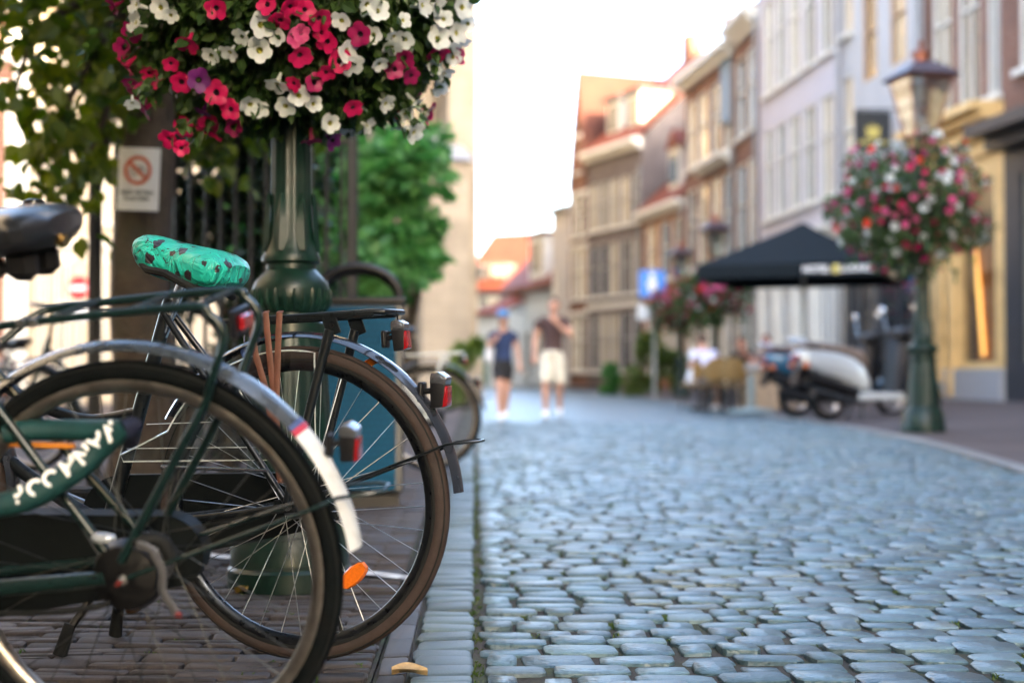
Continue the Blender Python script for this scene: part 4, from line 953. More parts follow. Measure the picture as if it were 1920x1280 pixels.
def shrub(name, label, cat, c, r3, n, L_, mt, seed, stem=True, group=None, lumps=6):
    q = random.Random(seed); t = thing(name, label, cat, (c[0], c[1], 0), 0, group); b = MB(); b.col = []; P = []
    cs = [Vector((q.uniform(-.8, .8) * r3[0], q.uniform(-.6, .6) * r3[1], c[2] + q.uniform(-.8, .8) * r3[2])) for _ in range(lumps)]; fr_ = [q.uniform(.22, .5) for _ in cs]
    for i in range(n):
        n_ = rvec(q); k = q.random() ** .3; ci = q.randrange(len(cs)); cc = cs[ci]; f_ = fr_[ci]; P.append((cc + Vector((n_.x * r3[0] * f_ * k, n_.y * r3[1] * f_ * k, n_.z * r3[2] * f_ * .8 * k)), n_))
    leaves(b, P, q, L_, .75, .4); tag(b.build('crown', mt, t, ang=0, fix=False), kind='stuff')
    if stem:
        for k in range(3):
            b = MB(); b.tube(smoothpts([(q.uniform(-.06, .06), q.uniform(-.06, .06), 0), (q.uniform(-.1, .1), 0, c[2] * .45), cs[k]], 5), [.05, .048, .045, .042, .04, .036, .032, .028, .024, .018, .012], 8); b.build('trunk', bark, t)
    return t
c = at(430, 400, 8.7); shrub('shrub', 'dark leafy shrub behind the nearest lamp post', 'shrub', c, (.62, .5, 1.0), 5200, .085, dark_leaf, 3, lumps=12)
c = at(630, 395, 13); shrub('small_tree', 'bright green bushy tree above the litter bin', 'tree', c, (.85, .8, .95), 5600, .15, bright_leaf, 5, lumps=24)
c = at(760, 470, 13.5); shrub('small_tree', 'thin green sapling reaching out beside the church wall', 'tree', c, (.35, .4, .45), 420, .13, bright_leaf, 15, lumps=7)
c = at(560, 330, 15); shrub('small_tree', 'darker green tree behind the bright bushy tree', 'tree', c, (1.1, .8, 1.5), 3800, .15, leafmat('mid_leaf', (.02, .06, .02), (.04, .10, .03), .3), 25, lumps=12)
hd = shrub('hedge', 'low dark hedge behind the iron railing', 'hedge', at(455, 702, 10.8) + Vector((0, 0, .25)), (.85, .35, 1.1), 5200, .075, dark_leaf, 9, False, lumps=30)
c = at(872, 675, 27); shrub('shrub', 'yellow-green shrub at the foot of the church wall', 'shrub', (c.x, c.y, .75), (.35, .4, .85), 900, .14, bush_leaf, 12)
for px, w_, h_, D, lab, s_ in ((1205, .55, 2.1, 41, 'tall green climber left of the blue sign post', 41), (1262, .5, 1.7, 40, 'bushy green plant right of the blue sign post', 42), (1150, .3, .9, 45, 'small potted green shrub against the far house front', 43)):
    p = gpav(px, D); shrub('shrub', lab, 'shrub', (p.x, p.y, p.z + h_ * .5), (w_, w_, h_ * .6), 900, .17, bush_leaf if s_ != 43 else bright_leaf, s_)

iron = pm('black_iron', (.012, .013, .013), .5, 0, .3, 20)
fz = 8.0; f0 = at(186, 702, fz); f0.z = 0
fence = thing('iron_railing', 'tall black iron railing behind the lime tree', 'railing', f0)
bm_ = None
for i in range(17):
    if bm_ is None:
        b = MB(); b.tube([(0, 0, .05), (0, 0, 2.16)], .0125, 8); b.lathe([(0, 2.30), (.02, 2.22), (.026, 2.18), (.012, 2.15), (.0, 2.15)], 8); bm_ = b.mesh('bar', iron)
    link('bar', bm_, fence, (i * .085, 0, 0))
for z in (.22, 1.95):
    b = MB(); b.box((.68, 0, z), (1.45, .03, .045), b=.004); b.build('rail', iron, fence)
for x in (-.03, 1.42):
    b = MB(); b.box((x, 0, 1.1), (.06, .06, 2.2), b=.008); b.ell((x, 0, 2.24), .045); b.build('post', iron, fence)

# paper notice fixed to the trunk
pc = at(258, 336, 6.80)
sg = thing('paper_notice', 'white paper notice with red prohibition ring on the tree trunk', 'sign', pc, R(-6)); sg.rotation_euler = (R(2), R(3), R(-8))
b = MB(); rings = []
for i in range(7):
    x = -.104 + .208 * i / 6; y = .014 * (abs(x) / .104) ** 2; rings.append([(x, y, -.15), (x, y, .15), (x, y + .002, .15), (x, y + .002, -.15)])
b.loft(rings); b.build('sheet', pm('laminated_paper', (.66, .68, .68), .25, 0, .06, 8, coat=.6), sg)
redp = pm('red_ink', (.48, .12, .07), .5); blkp = pm('black_ink', (.05, .05, .055), .5)
b = MB(); b.lathe([(.070, -.0035), (.052, -.0035), (.052, -.002), (.070, -.002)], 36, (0, 0, .042), 'y', closed=True); b.build('ring', redp, sg)
b = MB(); b.box((0, -.006, .042), (.115, .0015, .017), rot=(0, R(42), 0)); b.build('slash', redp, sg)
b = MB()
for x in (-.024, .024): b.lathe([(.019, -.003), (.0155, -.003), (.0155, -.0015), (.019, -.0015)], 18, (x, 0, .034), 'y', closed=True)
for p_, q_ in (((-.024, .034), (-.008, .060)), ((-.008, .060), (.016, .060)), ((.016, .060), (.0, .034)), ((.0, .034), (-.008, .060)), ((.024, .034), (.014, .068)), ((-.024, .034), (0, .034))): b.tube([(p_[0], -.0025, p_[1]), (q_[0], -.0025, q_[1])], .0018, 5)
tag(b.build('bicycle_symbol', blkp, sg), kind='stuff')
for tx, z in (('GEEN FIETSEN', -.065), ('PLAATSEN', -.094)): link('lettering', text_mesh(tx, .0265, blkp, bold=.0006), sg, (0, -.0035 + .0, z), (R(90), 0, 0))

# litter bin
bp_ = at(672, 702, 6.95); bp_.z = 0
tealm = brickmat('teal_perforated_panel', (.004, .070, .135), (.005, .078, .15), (.003, .045, .09), 1, .03, .03, .15, .5)
[n for n in tealm.node_tree.nodes if n.type == 'BSDF_PRINCIPLED'][0].inputs['Specular IOR Level'].default_value = .08
bn = thing('litter_bin', 'blue-teal litter bin with black arched hood behind the bicycle wheel', 'litter bin', bp_, R(5))
b = MB(); b.box((0, 0, .03), (.40, .40, .06)); b.build('plinth', plastic, bn)
b = MB(); b.box((0, 0, .52), (.44, .44, .90), b=.012); b.build('body', pm('dark_grey_panel', (.045, .05, .055), .4, 0, .2, 10), bn)
b = MB(); b.box((-.012, -.226, .52), (.385, .012, .87), b=.004); b.build('front_panel', tealm, bn)
b = MB(); b.box((0, 0, .985), (.46, .46, .03), b=.008); b.build('lid_rim', plastic, bn)
b = MB(); b.tube([(.20 * math.cos(a), -.12, 1.0 + .15 * math.sin(a)) for a in [math.pi * i / 14 for i in range(15)]], .022, 10); b.tube([(.20 * math.cos(a), .14, 1.0 + .15 * math.sin(a)) for a in [math.pi * i / 14 for i in range(15)]], .022, 10)
hood = b
rings = []
for i in range(15):
    a = math.pi * i / 14; c, s_ = math.cos(a), math.sin(a); rings.append([(.19 * c, -.03, 1.0 + .14 * s_), (.20 * c, -.03, 1.0 + .155 * s_), (.20 * c, .19, 1.0 + .155 * s_), (.19 * c, .19, 1.0 + .14 * s_)])
hood.loft(rings); hood.build('hood', plastic, bn)

# fallen leaves on the bricks
dl = pm('dry_leaf', (.42, .28, .12), .7, 0, .3, 60); q = random.Random(6)
for i, (px, py, s_, lab) in enumerate(((768, 1268, .075, 'curled pale dry leaf lying by the gutter at the bottom edge'), (452, 1112, .05, 'small yellow leaf on the bricks beside the lamp base'), (402, 1128, .04, 'orange leaf on the bricks left of the lamp base'), (250, 1150, .045, 'brown leaf on the bricks under the nearest bicycle'))):
    b = MB(); rings = []
    for k in range(7):
        t_ = k / 6; w_ = s_ * .42 * math.sin(math.pi * min(.97, max(.05, t_))) ** .7; z = .008 + .005 * math.sin(t_ * 4 + i); x = s_ * (t_ - .5)
        rings.append([(x, -w_, z + .010), (x, 0, z - .003), (x, w_, z + .012), (x, 0, z - .0015)])
    b.loft(rings); p = gd(px, py); o = b.build('fallen_leaf', [dl, pm('yellow_leaf', (.35, .22, .03), .7, 0, .3, 60), pm('orange_leaf', (.34, .12, .03), .7, 0, .3, 60), pm('brown_leaf', (.14, .08, .04), .7, 0, .3, 60)][i], None, p, (0, 0, q.uniform(0, 3)), ang=60)
    if i == 0: o.rotation_euler = (0, 0, R(8))
    tag(o, lab, 'leaf', 'leaves fallen on the pavement')
# ------------------------------------------------------------------ houses, church
def panemat():
    m = bpy.data.materials.new('window_glass'); m.use_nodes = True; N = m.node_tree.nodes; L = m.node_tree.links; b = N['Principled BSDF']
    b.inputs['Roughness'].default_value = .03; b.inputs['Specular IOR Level'].default_value = .65
    oi = N.new('ShaderNodeObjectInfo'); cr = N.new('ShaderNodeValToRGB'); cr.color_ramp.elements[0].color = (.03, .035, .04, 1); cr.color_ramp.elements[1].color = (.42, .37, .27, 1); cr.color_ramp.elements[0].position = .25; cr.color_ramp.elements[1].position = .8
    L.new(oi.outputs['Random'], cr.inputs['Fac']); L.new(cr.outputs['Color'], b.inputs['Base Color']); MT['glass'] = m; return m
glass = panemat()
brick_red = brickmat('red_brown_brick', (.21, .085, .055), (.155, .060, .042), (.25, .20, .15))
brick_or = brickmat('orange_brick', (.33, .13, .065), (.26, .10, .055), (.28, .23, .18))
brick_grey = brickmat('grey_brown_brick', (.150, .122, .115), (.115, .094, .09), (.20, .18, .17))
lavender = pm('lavender_plaster', (.58, .54, .57), .85, 0, .08, .7, dirt=(.40, .38, .41), dscale=.6, damt=.5)
greyplast = pm('pale_plaster', (.52, .50, .49), .85, 0, .08, .7, dirt=(.40, .40, .40), dscale=.6, damt=.5)
cream = pm('cream_plaster', (.46, .40, .31), .85, 0, .1, .8, dirt=(.44, .38, .29), dscale=.7, damt=.5)
whitew = pm('white_wood', (.68, .66, .60), .5, 0, .08, 4, dirt=(.5, .48, .42), dscale=2, damt=.4)
gold = pm('ochre_gold_paint', (.72, .48, .20), .45, 0, .1, 3, dirt=(.40, .24, .09), dscale=2.5, damt=.4, coat=.2)
darkshop = pm('dark_shop_paint', (.022, .026, .034), .45, 0, .2, 4)
tile = brickmat('red_roof_tile', (.22, .056, .028), (.18, .045, .024), (.09, .03, .018), 1, .24, .22, .2, .7)
slate = brickmat('grey_roof_tile', (.11, .105, .11), (.085, .08, .085), (.04, .04, .04), 1, .24, .22, .2, .6)
sandstone = brickmat('sandstone_blocks', (.33, .275, .205), (.275, .23, .17), (.23, .195, .155), 1, .55, .3, .25, .9)
sand_l = pm('leadgrey_cap', (.30, .31, .33), .5, .2, .15, 3)

coolw = pm('cool_white_paint', (.56, .62, .66), .6, 0, .08, 2)
class House:
    def __init__(s, name, label, A, B, H, dep, cat='building', z=None, group=None):
        s.A = Vector((A.x, A.y, 0)); s.B = Vector((B.x, B.y, 0)); s.W = (s.B - s.A).length; s.H = H; s.dep = dep
        v = s.B - s.A; s.an = math.atan2(v.y, v.x); s.z0 = (z if z is not None else 0)
        s.t = thing(name, label, cat, (s.A.x, s.A.y, s.z0), s.an, group); s.u = v.normalized(); s.n = Vector((-s.u.y, s.u.x, 0))
    def fx(s, px):               # photo column -> metres along the front
        d_ = ray(px, 702); A = s.A; den = d_.x * s.u.y - d_.y * s.u.x
        t_ = (A.x * s.u.y - A.y * s.u.x) / den; p = Vector((d_.x * t_, d_.y * t_, 0)); return (p - A).dot(s.u)
    def wall(s, z0, z1, mat_, op=(), y0=0.0, x0=0, x1=None, th=.22, name='wall'):
        x1 = s.W if x1 is None else x1; b = MB()
        op = [(max(a, x0 + .02), min(c, x1 - .02), e, f) for a, c, e, f in op if min(c, x1 - .02) - max(a, x0 + .02) > .1]
        xs = sorted(set([x0, x1] + [o[0] for o in op] + [o[1] for o in op])); zs = sorted(set([z0, z1] + [max(z0, o[2]) for o in op] + [min(z1, o[3]) for o in op]))
        for i in range(len(xs) - 1):
            for k in range(len(zs) - 1):
                cx, cz = (xs[i] + xs[i + 1]) / 2, (zs[k] + zs[k + 1]) / 2
                if any(o[0] < cx < o[1] and o[2] < cz < o[3] for o in op): continue
                b.add([(xs[i], y0, zs[k]), (xs[i + 1], y0, zs[k]), (xs[i + 1], y0, zs[k + 1]), (xs[i], y0, zs[k + 1])], [(0, 1, 2, 3)])
        for a, c, e, f in op:
            e, f = max(e, z0), min(f, z1)
            b.add([(a, y0, e), (c, y0, e), (c, y0, f), (a, y0, f), (a, y0 + th, e), (c, y0 + th, e), (c, y0 + th, f), (a, y0 + th, f)], [(0, 4, 5, 1), (1, 5, 6, 2), (2, 6, 7, 3), (3, 7, 4, 0)])
        b.add([(x0, y0, z0), (x0, s.dep, z0), (x0, s.dep, z1), (x0, y0, z1), (x1, y0, z0), (x1, s.dep, z0), (x1, s.dep, z1), (x1, y0, z1)], [(0, 3, 2, 1), (4, 5, 6, 7), (1, 2, 6, 5), (3, 7, 6, 2)])
        return b.build(name, mat_, s.t, ang=0, fix=False)
    def window(s, a, c, e, f, cols=2, rows=(.66,), mat_=None, y=.045, sill=True, bar=.055, pane=None, name='window', lintel=None):
        mat_ = mat_ or whitew; b = MB(); d_ = .07
        for x in (a + bar / 2, c - bar / 2): b.box((x, y, (e + f) / 2), (bar, d_, f - e))
        for z in (e + bar / 2, f - bar / 2): b.box(((a + c) / 2, y - .002, z), (c - a - 2 * bar, d_, bar))
        for i in range(1, cols): b.box((a + (c - a) * i / cols, y, (e + f) / 2), (bar * .7, d_ * .8, f - e - 2 * bar))
        for r_ in rows: b.box(((a + c) / 2, y - .003, e + (f - e) * r_), (c - a - 2 * bar, d_ * .9, bar * .9))
        w = b.build(name, mat_, s.t, ang=0)
        b = MB(); b.box(((a + c) / 2, y + .03, (e + f) / 2), (c - a, .012, f - e)); b.build('pane', pane or glass, w, ang=0)
        if sill: b = MB(); b.box(((a + c) / 2, -.03, e - .06), (c - a + .16, .2, .1)); b.build('sill', sill if not isinstance(sill, bool) else whitew, w, ang=0)
        if lintel: b = MB(); b.box(((a + c) / 2, -.01, f + .1), (c - a + .24, .06, .18)); b.build('lintel', lintel, w, ang=0)
        return w
    def band(s, z, h, y, mat_, name='cornice', x0=0, x1=None, steps=1):
        x1 = s.W if x1 is None else x1; b = MB()
        for k in range(steps): b.box(((x0 + x1) / 2, -y * (k + 1) / steps / 2 + .01, z + h * (k + .5) / steps), (x1 - x0 + .02 * k, y * (k + 1) / steps, h / steps + .001 * k))
        return b.build(name, mat_, s.t, ang=0)
    def roof(s, z, ridge, mat_, over=.3, mid=None, name='roof', x0=0, x1=None):
        x1 = s.W if x1 is None else x1; m_ = mid if mid is not None else s.dep / 2; b = MB()
        V = [(x0, -over, z), (x1, -over, z), (x1, m_, ridge), (x0, m_, ridge), (x0, s.dep + over, z), (x1, s.dep + over, z)]
        b.add(V + [(p[0], p[1], p[2] - .12) for p in V], [(0, 1, 2, 3), (3, 2, 5, 4), (6, 9, 8, 7), (9, 10, 11, 8), (0, 6, 7, 1), (4, 5, 11, 10), (0, 3, 9, 6), (3, 4, 10, 9), (1, 7, 8, 2), (2, 8, 11, 5)])
        return b.build(name, mat_, s.t, ang=0, fix=False)
    def gables(s, z, ridge, mat_, mid=None, inset=.02):
        m_ = mid if mid is not None else s.dep / 2; b = MB()
        for x in (inset, s.W - inset): b.prism([(0, z), (m_, ridge - .1), (s.dep, z)], x - .1 if x > 1 else x, x if x > 1 else x + .1, 'x')
        return b.build('gable', mat_, s.t, ang=0)

def V(px, D): p = at(px, 702, D); p.z = 0; return p
v0, v1, v2, v3, v4, v5, v6, v7 = V(2190, 20), V(1885, 24.5), V(1735, 28), V(1425, 40), V(1380, 43), V(1285, 49), V(1205, 54), V(1068, 60)
vm = v2.lerp(v3, .40)
PZ = pz(v1)
HR = 'house fronts along the right side of the street'
# --- row behind and beside the camera on the right (its roofs shade the street)
for i, (d0, d1, hh, mm, nm) in enumerate(((-34, -22, 13, brick_red, 'red brick'), (-22, -9, 13, cream, 'cream plastered'), (-9, 6, 17, brick_grey, 'grey-brown brick'), (6, 17.6, 10.4, brick_red, 'red-brown brick'))):
    A = S(9.4, d1 - .02); B = S(9.4, d0); A, B = (A, B)
    h = House('unseen_town_house', '%s town house outside the right edge, %s' % (nm, ('fourth', 'third', 'second', 'first')[i] + ' from the dark shop'), A, B, hh, 9, 'house', PZ - .05)
    ops = []
    for fl in range(3):
        for k in range(3): x = h.W * (k + .5) / 3; ops.append((x - .6, x + .6, .9 + fl * 3.6, 3.2 + fl * 3.6))
    h.wall(0, hh, mm, ops); [h.window(*o) for o in ops]; h.band(hh - .45, .45, .35, whitew, steps=2); h.roof(hh, hh + 2.2, slate)
# --- dark shop at the right edge
h = House('dark_shop', 'dark fronted brick shop cut by the right edge of the view', v1, v0, 12, 9, 'shop', PZ)
ops = [(h.W * f - .55, h.W * f + .55, z, z + 2.4) for f in (.25, .6) for z in (5.6, 9.0)]
h.wall(4.6, 12, brick_red, ops); [h.window(*o) for o in ops]
so = [(.5, 2.2, .6, 3.9), (2.6, 4.6, .6, 3.9)]
h.wall(0, 4.6, darkshop, so, name='shop_front'); [h.window(*o, cols=1, rows=(.75,), mat_=darkshop, sill=False) for o in so]
h.band(4.3, .42, .75, darkshop, 'awning_box', steps=2); h.band(11.6, .4, .3, whitew); h.roof(12, 14, slate)
# --- ochre shop with brick upper floors
h = House('ochre_shop', 'ochre and gold painted shop front under red brick upper floors', v2, v1, 12.3, 9, 'shop', PZ)
fx = h.fx; ups = [(1754, 1789), (1803, 1842), (1857, 1884)]; ops = []
for a, c in ups:
    for z in (5.35, 8.9): ops.append((fx(a), min(fx(c), h.W - .1), z, z + 2.9))
h.wall(5.2, 12.3, brick_red, ops); [h.window(*o, cols=2, rows=(.62,), lintel=whitew) for o in ops]
so = [(fx(1799), fx(1869), .62, 4.02), (fx(1876), h.W - .08, .62, 4.02)]
h.wall(.0, 4.35, gold, so, name='shop_front')
w = h.window(*so[0], cols=1, rows=(), mat_=gold, sill=False, bar=.07, pane=clearmat('shop_glass', (.8, .8, .78), .02))
b = MB(); b.add([(so[0][0], .9, .6), (so[0][1], .9, .6), (so[0][1], .9, 4.1), (so[0][0], .9, 4.1), (so[0][0], .25, .6), (so[0][1], .25, .6), (so[0][0], .25, 4.1), (so[0][1], .25, 4.1)], [(0, 3, 2, 1), (4, 5, 1, 0), (5, 7, 2, 1), (6, 4, 0, 3)]); b.build('display_recess', pm('dim_interior', (.16, .12, .09), .8, 0, .5, 2), h.t, ang=0, fix=False)
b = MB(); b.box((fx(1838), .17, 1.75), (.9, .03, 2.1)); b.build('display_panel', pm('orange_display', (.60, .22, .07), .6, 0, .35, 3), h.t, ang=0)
glow = bpy.data.materials.new('streak_emission'); glow.use_nodes = True; glow.node_tree.nodes['Principled BSDF'].inputs['Emission Color'].default_value = (1, .5, .06, 1); glow.node_tree.nodes['Principled BSDF'].inputs['Emission Strength'].default_value = .30  # self-glowing streak added behind the glass in place of a sun reflection
b = MB(); b.tube([(fx(1820), .115, 2.75), (fx(1824), .115, 2.1), (fx(1833), .115, .8)], [.015, .035, .03], 10); b.build('sun_streak_glow', glow, h.t); w2 = h.window(*so[1], cols=1, rows=(.55,), mat_=gold, sill=False, bar=.08)
for px in (1768, 1790):
    b = MB(); x = fx(px); b.box((x, -.03, 2.2), (.30 if px == 1768 else .18, .10, 4.0), b=.02); b.box((x, -.04, .3), (.36 if px == 1768 else .22, .14, .5), b=.02); b.box((x, -.04, 4.15), (.36 if px == 1768 else .22, .14, .16), b=.02); b.build('pilaster', gold, h.t, ang=20)
b = MB(); b.box((h.W / 2, -.03, .28), (h.W, .1, .56)); b.build('plinth', pm('grey_plinth', (.30, .30, .31), .7), h.t, ang=0)
h.band(4.35, .42, .12, gold, 'fascia'); h.band(4.77, .42, .62, gold, 'cornice', steps=3)
n = 11
for i in range(n):
    b = MB(); x = h.W * (i + .5) / n; b.ell((x, -.22, 4.66), (.085, .11, .10), 10, 6); b.build('bracket', gold, h.t)
h.band(11.9, .4, .35, whitew, steps=2); h.roof(12.3, 14.5, slate)
# --- white plastered house with warm wooden windows
h = House('white_house', 'pale grey plastered house with narrow wooden windows behind the lantern', vm, v2, 13, 9, 'house', PZ); fx = h.fx
ops = [(fx(a), fx(c), z, z + 2.1) for a, c in ((1622, 1648), (1674, 1704)) for z in (6.9, 10.2)] + [(fx(1580), fx(1602), z, z + 2.5) for z in (4.8, 8.25)]
h.wall(3.9, 13, greyplast, ops); wood = pm('warm_wood', (.42, .24, .12), .5, 0, .2, 6)
[h.window(*o, cols=1, rows=(.5,), mat_=wood if i < 4 else whitew, sill=i > 3) for i, o in enumerate(ops)]
so = [(fx(1592), fx(1632), .5, 3.3), (fx(1645), fx(1722), .4, 3.3)]
h.wall(0, 3.9, darkshop, so, name='shop_front'); [h.window(*o, cols=2, rows=(.72,), mat_=darkshop, sill=False) for o in so]
h.band(3.75, .2, .12, whitew, 'ledge'); h.band(12.6, .4, .35, whitew, steps=2); h.roof(13, 15, slate)
# --- lavender house
h = House('lavender_house', 'pale lavender plastered house with rows of tall white windows', v3, vm, 12.6, 9, 'house', PZ); fx = h.fx
cols_ = ((1436, 1453), (1458, 1476), (1482, 1503), (1510, 1533), (1542, 1566)); ops = []
for a, c in cols_:
    for z, hh in ((4.72, 2.45), (8.15, 2.6), (11.2, .95)): ops.append((fx(a), fx(c), z, z + hh))
h.wall(3.9, 12.6, lavender, ops); [h.window(*o, cols=2, rows=(.6,)) for o in ops]
so = [(fx(a), fx(c), .45, 3.3) for a, c in ((1432, 1456), (1462, 1488), (1496, 1524), (1534, 1566))]
h.wall(0, 3.9, whitew, so, name='shop_front'); [h.window(*o, cols=3, rows=(.78,), sill=False, pane=pm('pale_shutter', (.50, .50, .48), .3, 0, .15, 2)) for o in so]
for px in (1429, 1459, 1492, 1529):
    b = MB(); b.box((fx(px), -.06, 1.8), (.22, .12, 3.6), b=.015); b.build('pilaster', whitew, h.t, ang=20)
h.band(3.8, .25, .18, whitew, 'ledge', steps=2); h.band(12.2, .4, .4, whitew, steps=3); h.roof(12.6, 14.6, slate)
# --- narrow brick house with white cornice
h = House('brick_house', 'narrow red-brown brick house with broad white cornice', v4, v3, 10.9, 9, 'house', PZ); fx = h.fx
ops = [(fx(a), fx(c), z, z + hh) for a, c in ((1384, 1399), (1404, 1420)) for z, hh in ((4.0, 2.7), (7.5, 2.4))]
h.wall(3.3, 10.9, brick_red, ops); [h.window(*o, cols=1, rows=(.55,)) for o in ops]
so = [(fx(1386), fx(1418), .4, 3.0)]; h.wall(0, 3.3, cream, so, name='shop_front'); [h.window(*o, cols=2, rows=(.75,), sill=False) for o in so]
h.band(10.3, .6, .5, whitew, steps=3); h.roof(10.9, 13.6, tile)
# --- brick house with blue shutter and ledges
h = House('brick_house', 'brick house with a blue shutter and white balcony ledge', v5, v4, 10.6, 9, 'house', PZ); fx = h.fx
ops = [(fx(a), fx(c), z, z + hh) for a, c in ((1291, 1305), (1311, 1328), (1336, 1352), (1358, 1374)) for z, hh in ((4.0, 2.7), (7.4, 2.3))]
h.wall(3.3, 10.6, brick_red, ops); [h.window(*o, cols=1, rows=(.55,)) for o in ops]
so = [(fx(a), fx(c), .4, 3.0) for a, c in ((1292, 1318), (1326, 1350), (1356, 1376))]; h.wall(0, 3.3, cream, so, name='shop_front'); [h.window(*o, cols=2, rows=(.75,), sill=False) for o in so]
b = MB(); b.box((fx(1365), -.05, 9.2), (1.0, .06, 1.9)); b.build('shutter', pm('blue_shutter', (.06, .17, .30), .5), h.t, ang=0)
h.band(6.95, .3, .5, whitew, 'ledge', fx(1318), h.W - .1, 2); h.band(10.15, .45, .5, whitew, steps=2); h.roof(10.6, 13.2, slate)
# --- low orange brick house with sunlit end gable
h = House('orange_house', 'low orange brick house with sunlit gable and red roof', v6, v5, 6.6, 8, 'house', PZ); fx = h.fx
ops = [(fx(a), fx(c), 3.9, 6.0) for a, c in ((1214, 1230), (1240, 1256), (1264, 1279))]; so = [(fx(a), fx(c), .4, 2.9) for a, c in ((1213, 1236), (1244, 1278))]
h.wall(0, 6.6, brick_or, ops + so); [h.window(*o, cols=1, rows=(.55,)) for o in ops]; [h.window(*o, cols=2, rows=(.7,), sill=False) for o in so]
h.band(6.2, .35, .4, whitew, steps=2); h.roof(6.6, 10.6, tile); h.gables(6.6, 10.6, brick_or)
b = MB(); x = fx(1250); b.box((x, 1.2, 7.9), (1.2, 1.8, 1.5)); dm = b.build('dormer', whitew, h.t, ang=0); b = MB(); b.box((x, .28, 7.9), (.8, .06, 1.1)); b.build('dormer_window', glass, dm, ang=0); b = MB(); b.prism([(x - .8, 8.65), (x, 9.3), (x + .8, 8.65)], .2, 2.4); b.build('dormer_roof', tile, dm, ang=0)
# --- long grey-brown brick house with tiled roof
vg = v7.lerp(v6, .27)
h = House('gabled_house', 'narrow brick house with tall pointed gable at the bend', v7, vg, 8.2, 9, 'house', PZ); fx = h.fx
ops = [(h.W * f - .36, h.W * f + .36, z, z + hh) for f in (.3, .72) for z, hh in ((.6, 2.3), (3.6, 2.1), (6.2, 1.7))] + [(h.W * .5 - .35, h.W * .5 + .35, 8.9, 10.3)]
h.wall(0, 8.2, brick_red, ops[:6]); [h.window(*o, cols=1, rows=(.55,), bar=.05, lintel=whitew) for o in ops]
b = MB(); b.prism([(0, 8.2), (h.W, 8.2), (h.W / 2, 12.9)], 0, .3); b.build('front_gable', brick_red, h.t, ang=0)
b = MB()
for s_ in (0, 1):
    x0_, x1_ = (0, h.W / 2) if s_ == 0 else (h.W, h.W / 2); b.add([(x0_, -.06, 8.2), (x1_, -.06, 12.95), (x1_, 9, 12.95), (x0_, 9, 8.2), (x0_, -.06, 8.4), (x1_, -.06, 13.15), (x1_, 9, 13.15), (x0_, 9, 8.4)], [(0, 1, 2, 3), (4, 7, 6, 5), (0, 4, 5, 1), (3, 2, 6, 7)])
b.build('roof', brickmat('dark_red_tile', (.10, .034, .022), (.08, .028, .02), (.04, .018, .014), 1, .24, .22, .2, .7), h.t, ang=0)
h = House('brick_house', 'long grey-brown brick house with red tiled roof and dormers at the bend', vg, v6, 9.5, 9, 'house', PZ); fx = h.fx
cc = (1113, 1132, 1151, 1172, 1193); ops = [(fx(a) - .36, fx(a) + .36, z, z + hh) for a in cc for z, hh in ((.6, 2.3), (3.6, 2.1), (6.3, 1.9))]
h.wall(0, 9.5, brick_grey, ops); [h.window(*o, cols=1, rows=(.55,), bar=.04, mat_=pm('weathered_wood', (.44, .43, .42), .6)) for o in ops]
h.band(3.1, .2, .08, whitew, 'string_course'); h.band(9.1, .4, .45, whitew, steps=2); h.roof(9.5, 13.8, tile); h.gables(9.5, 13.8, brick_grey)
for px in (1130, 1168):
    b = MB(); x = fx(px); b.box((x, 1.5, 10.8), (1.1, 2.0, 1.5)); dm = b.build('dormer', whitew, h.t, ang=0); b = MB(); b.box((x, .48, 10.8), (.7, .06, 1.0)); b.build('dormer_window', glass, dm, ang=0); b = MB(); b.box((x, 1.5, 11.6), (1.4, 2.3, .14)); b.build('dormer_roof', slate, dm, ang=0)
for px in (1118, 1188):
    b = MB(); b.box((fx(px), 4.5, 14.0), (.7, .6, 1.4)); b.build('chimney', brick_red, h.t, ang=0)
# --- pale narrow house and the houses closing the street
h = House('pale_house', 'narrow pale blue-grey house beside the long brick house', V(1036, 63), V(1066, 61), 7.8, 8, 'house', .1)
ops = [(.15, .6, .5, 2.6), (.15, .6, 3.4, 5.2)]; h.wall(0, 7.8, greyplast, ops); [h.window(*o, cols=1) for o in ops]; h.band(7.6, .25, .2, whitew); h.roof(7.8, 8.6, slate)
h = House('white_house', 'white gabled house with steep red roof and white dormer closing the street', V(945, 74), V(1045, 66), 4.9, 9, 'house', .1); fx = h.fx
ops = [(fx(a), fx(c), .5, 2.7) for a, c in ((962, 972), (984, 994), (1008, 1018))]; h.wall(0, 4.9, coolw, ops, x0=0); [h.window(*o, cols=1) for o in ops]
h.band(4.6, .3, .3, brick_red, 'eaves'); h.roof(4.9, 9.2, tile, mid=4.0); h.gables(4.9, 9.2, tile, 4.0)
b = MB(); x = fx(1010); b.box((x, 1.1, 6.2), (2.2, 2.4, 2.1)); dm = b.build('dormer', whitew, h.t, ang=0)
for dx in (-.5, .5): b = MB(); b.box((x + dx, -.12, 6.2), (.5, .06, 1.4)); b.build('dormer_window', glass, dm, ang=0)
b = MB(); b.box((x, 1.1, 7.33), (2.6, 2.7, .16)); b.build('dormer_roof', tile, dm, ang=0)
h = House('red_roofed_house', 'distant house with broad red roof beside the church', V(855, 86), V(965, 84), 5.6, 10, 'house', .1); fx = h.fx
ops = [(fx(a) - .4, fx(a) + .4, z, z + 1.7) for a in (885, 905, 925, 945) for z in (.8, 3.5)]; h.wall(0, 5.6, brick_grey, ops); [h.window(*o, cols=1) for o in ops]; h.roof(5.6, 9.4, tile, mid=4.5); h.gables(5.6, 9.4, brick_red, 4.5)
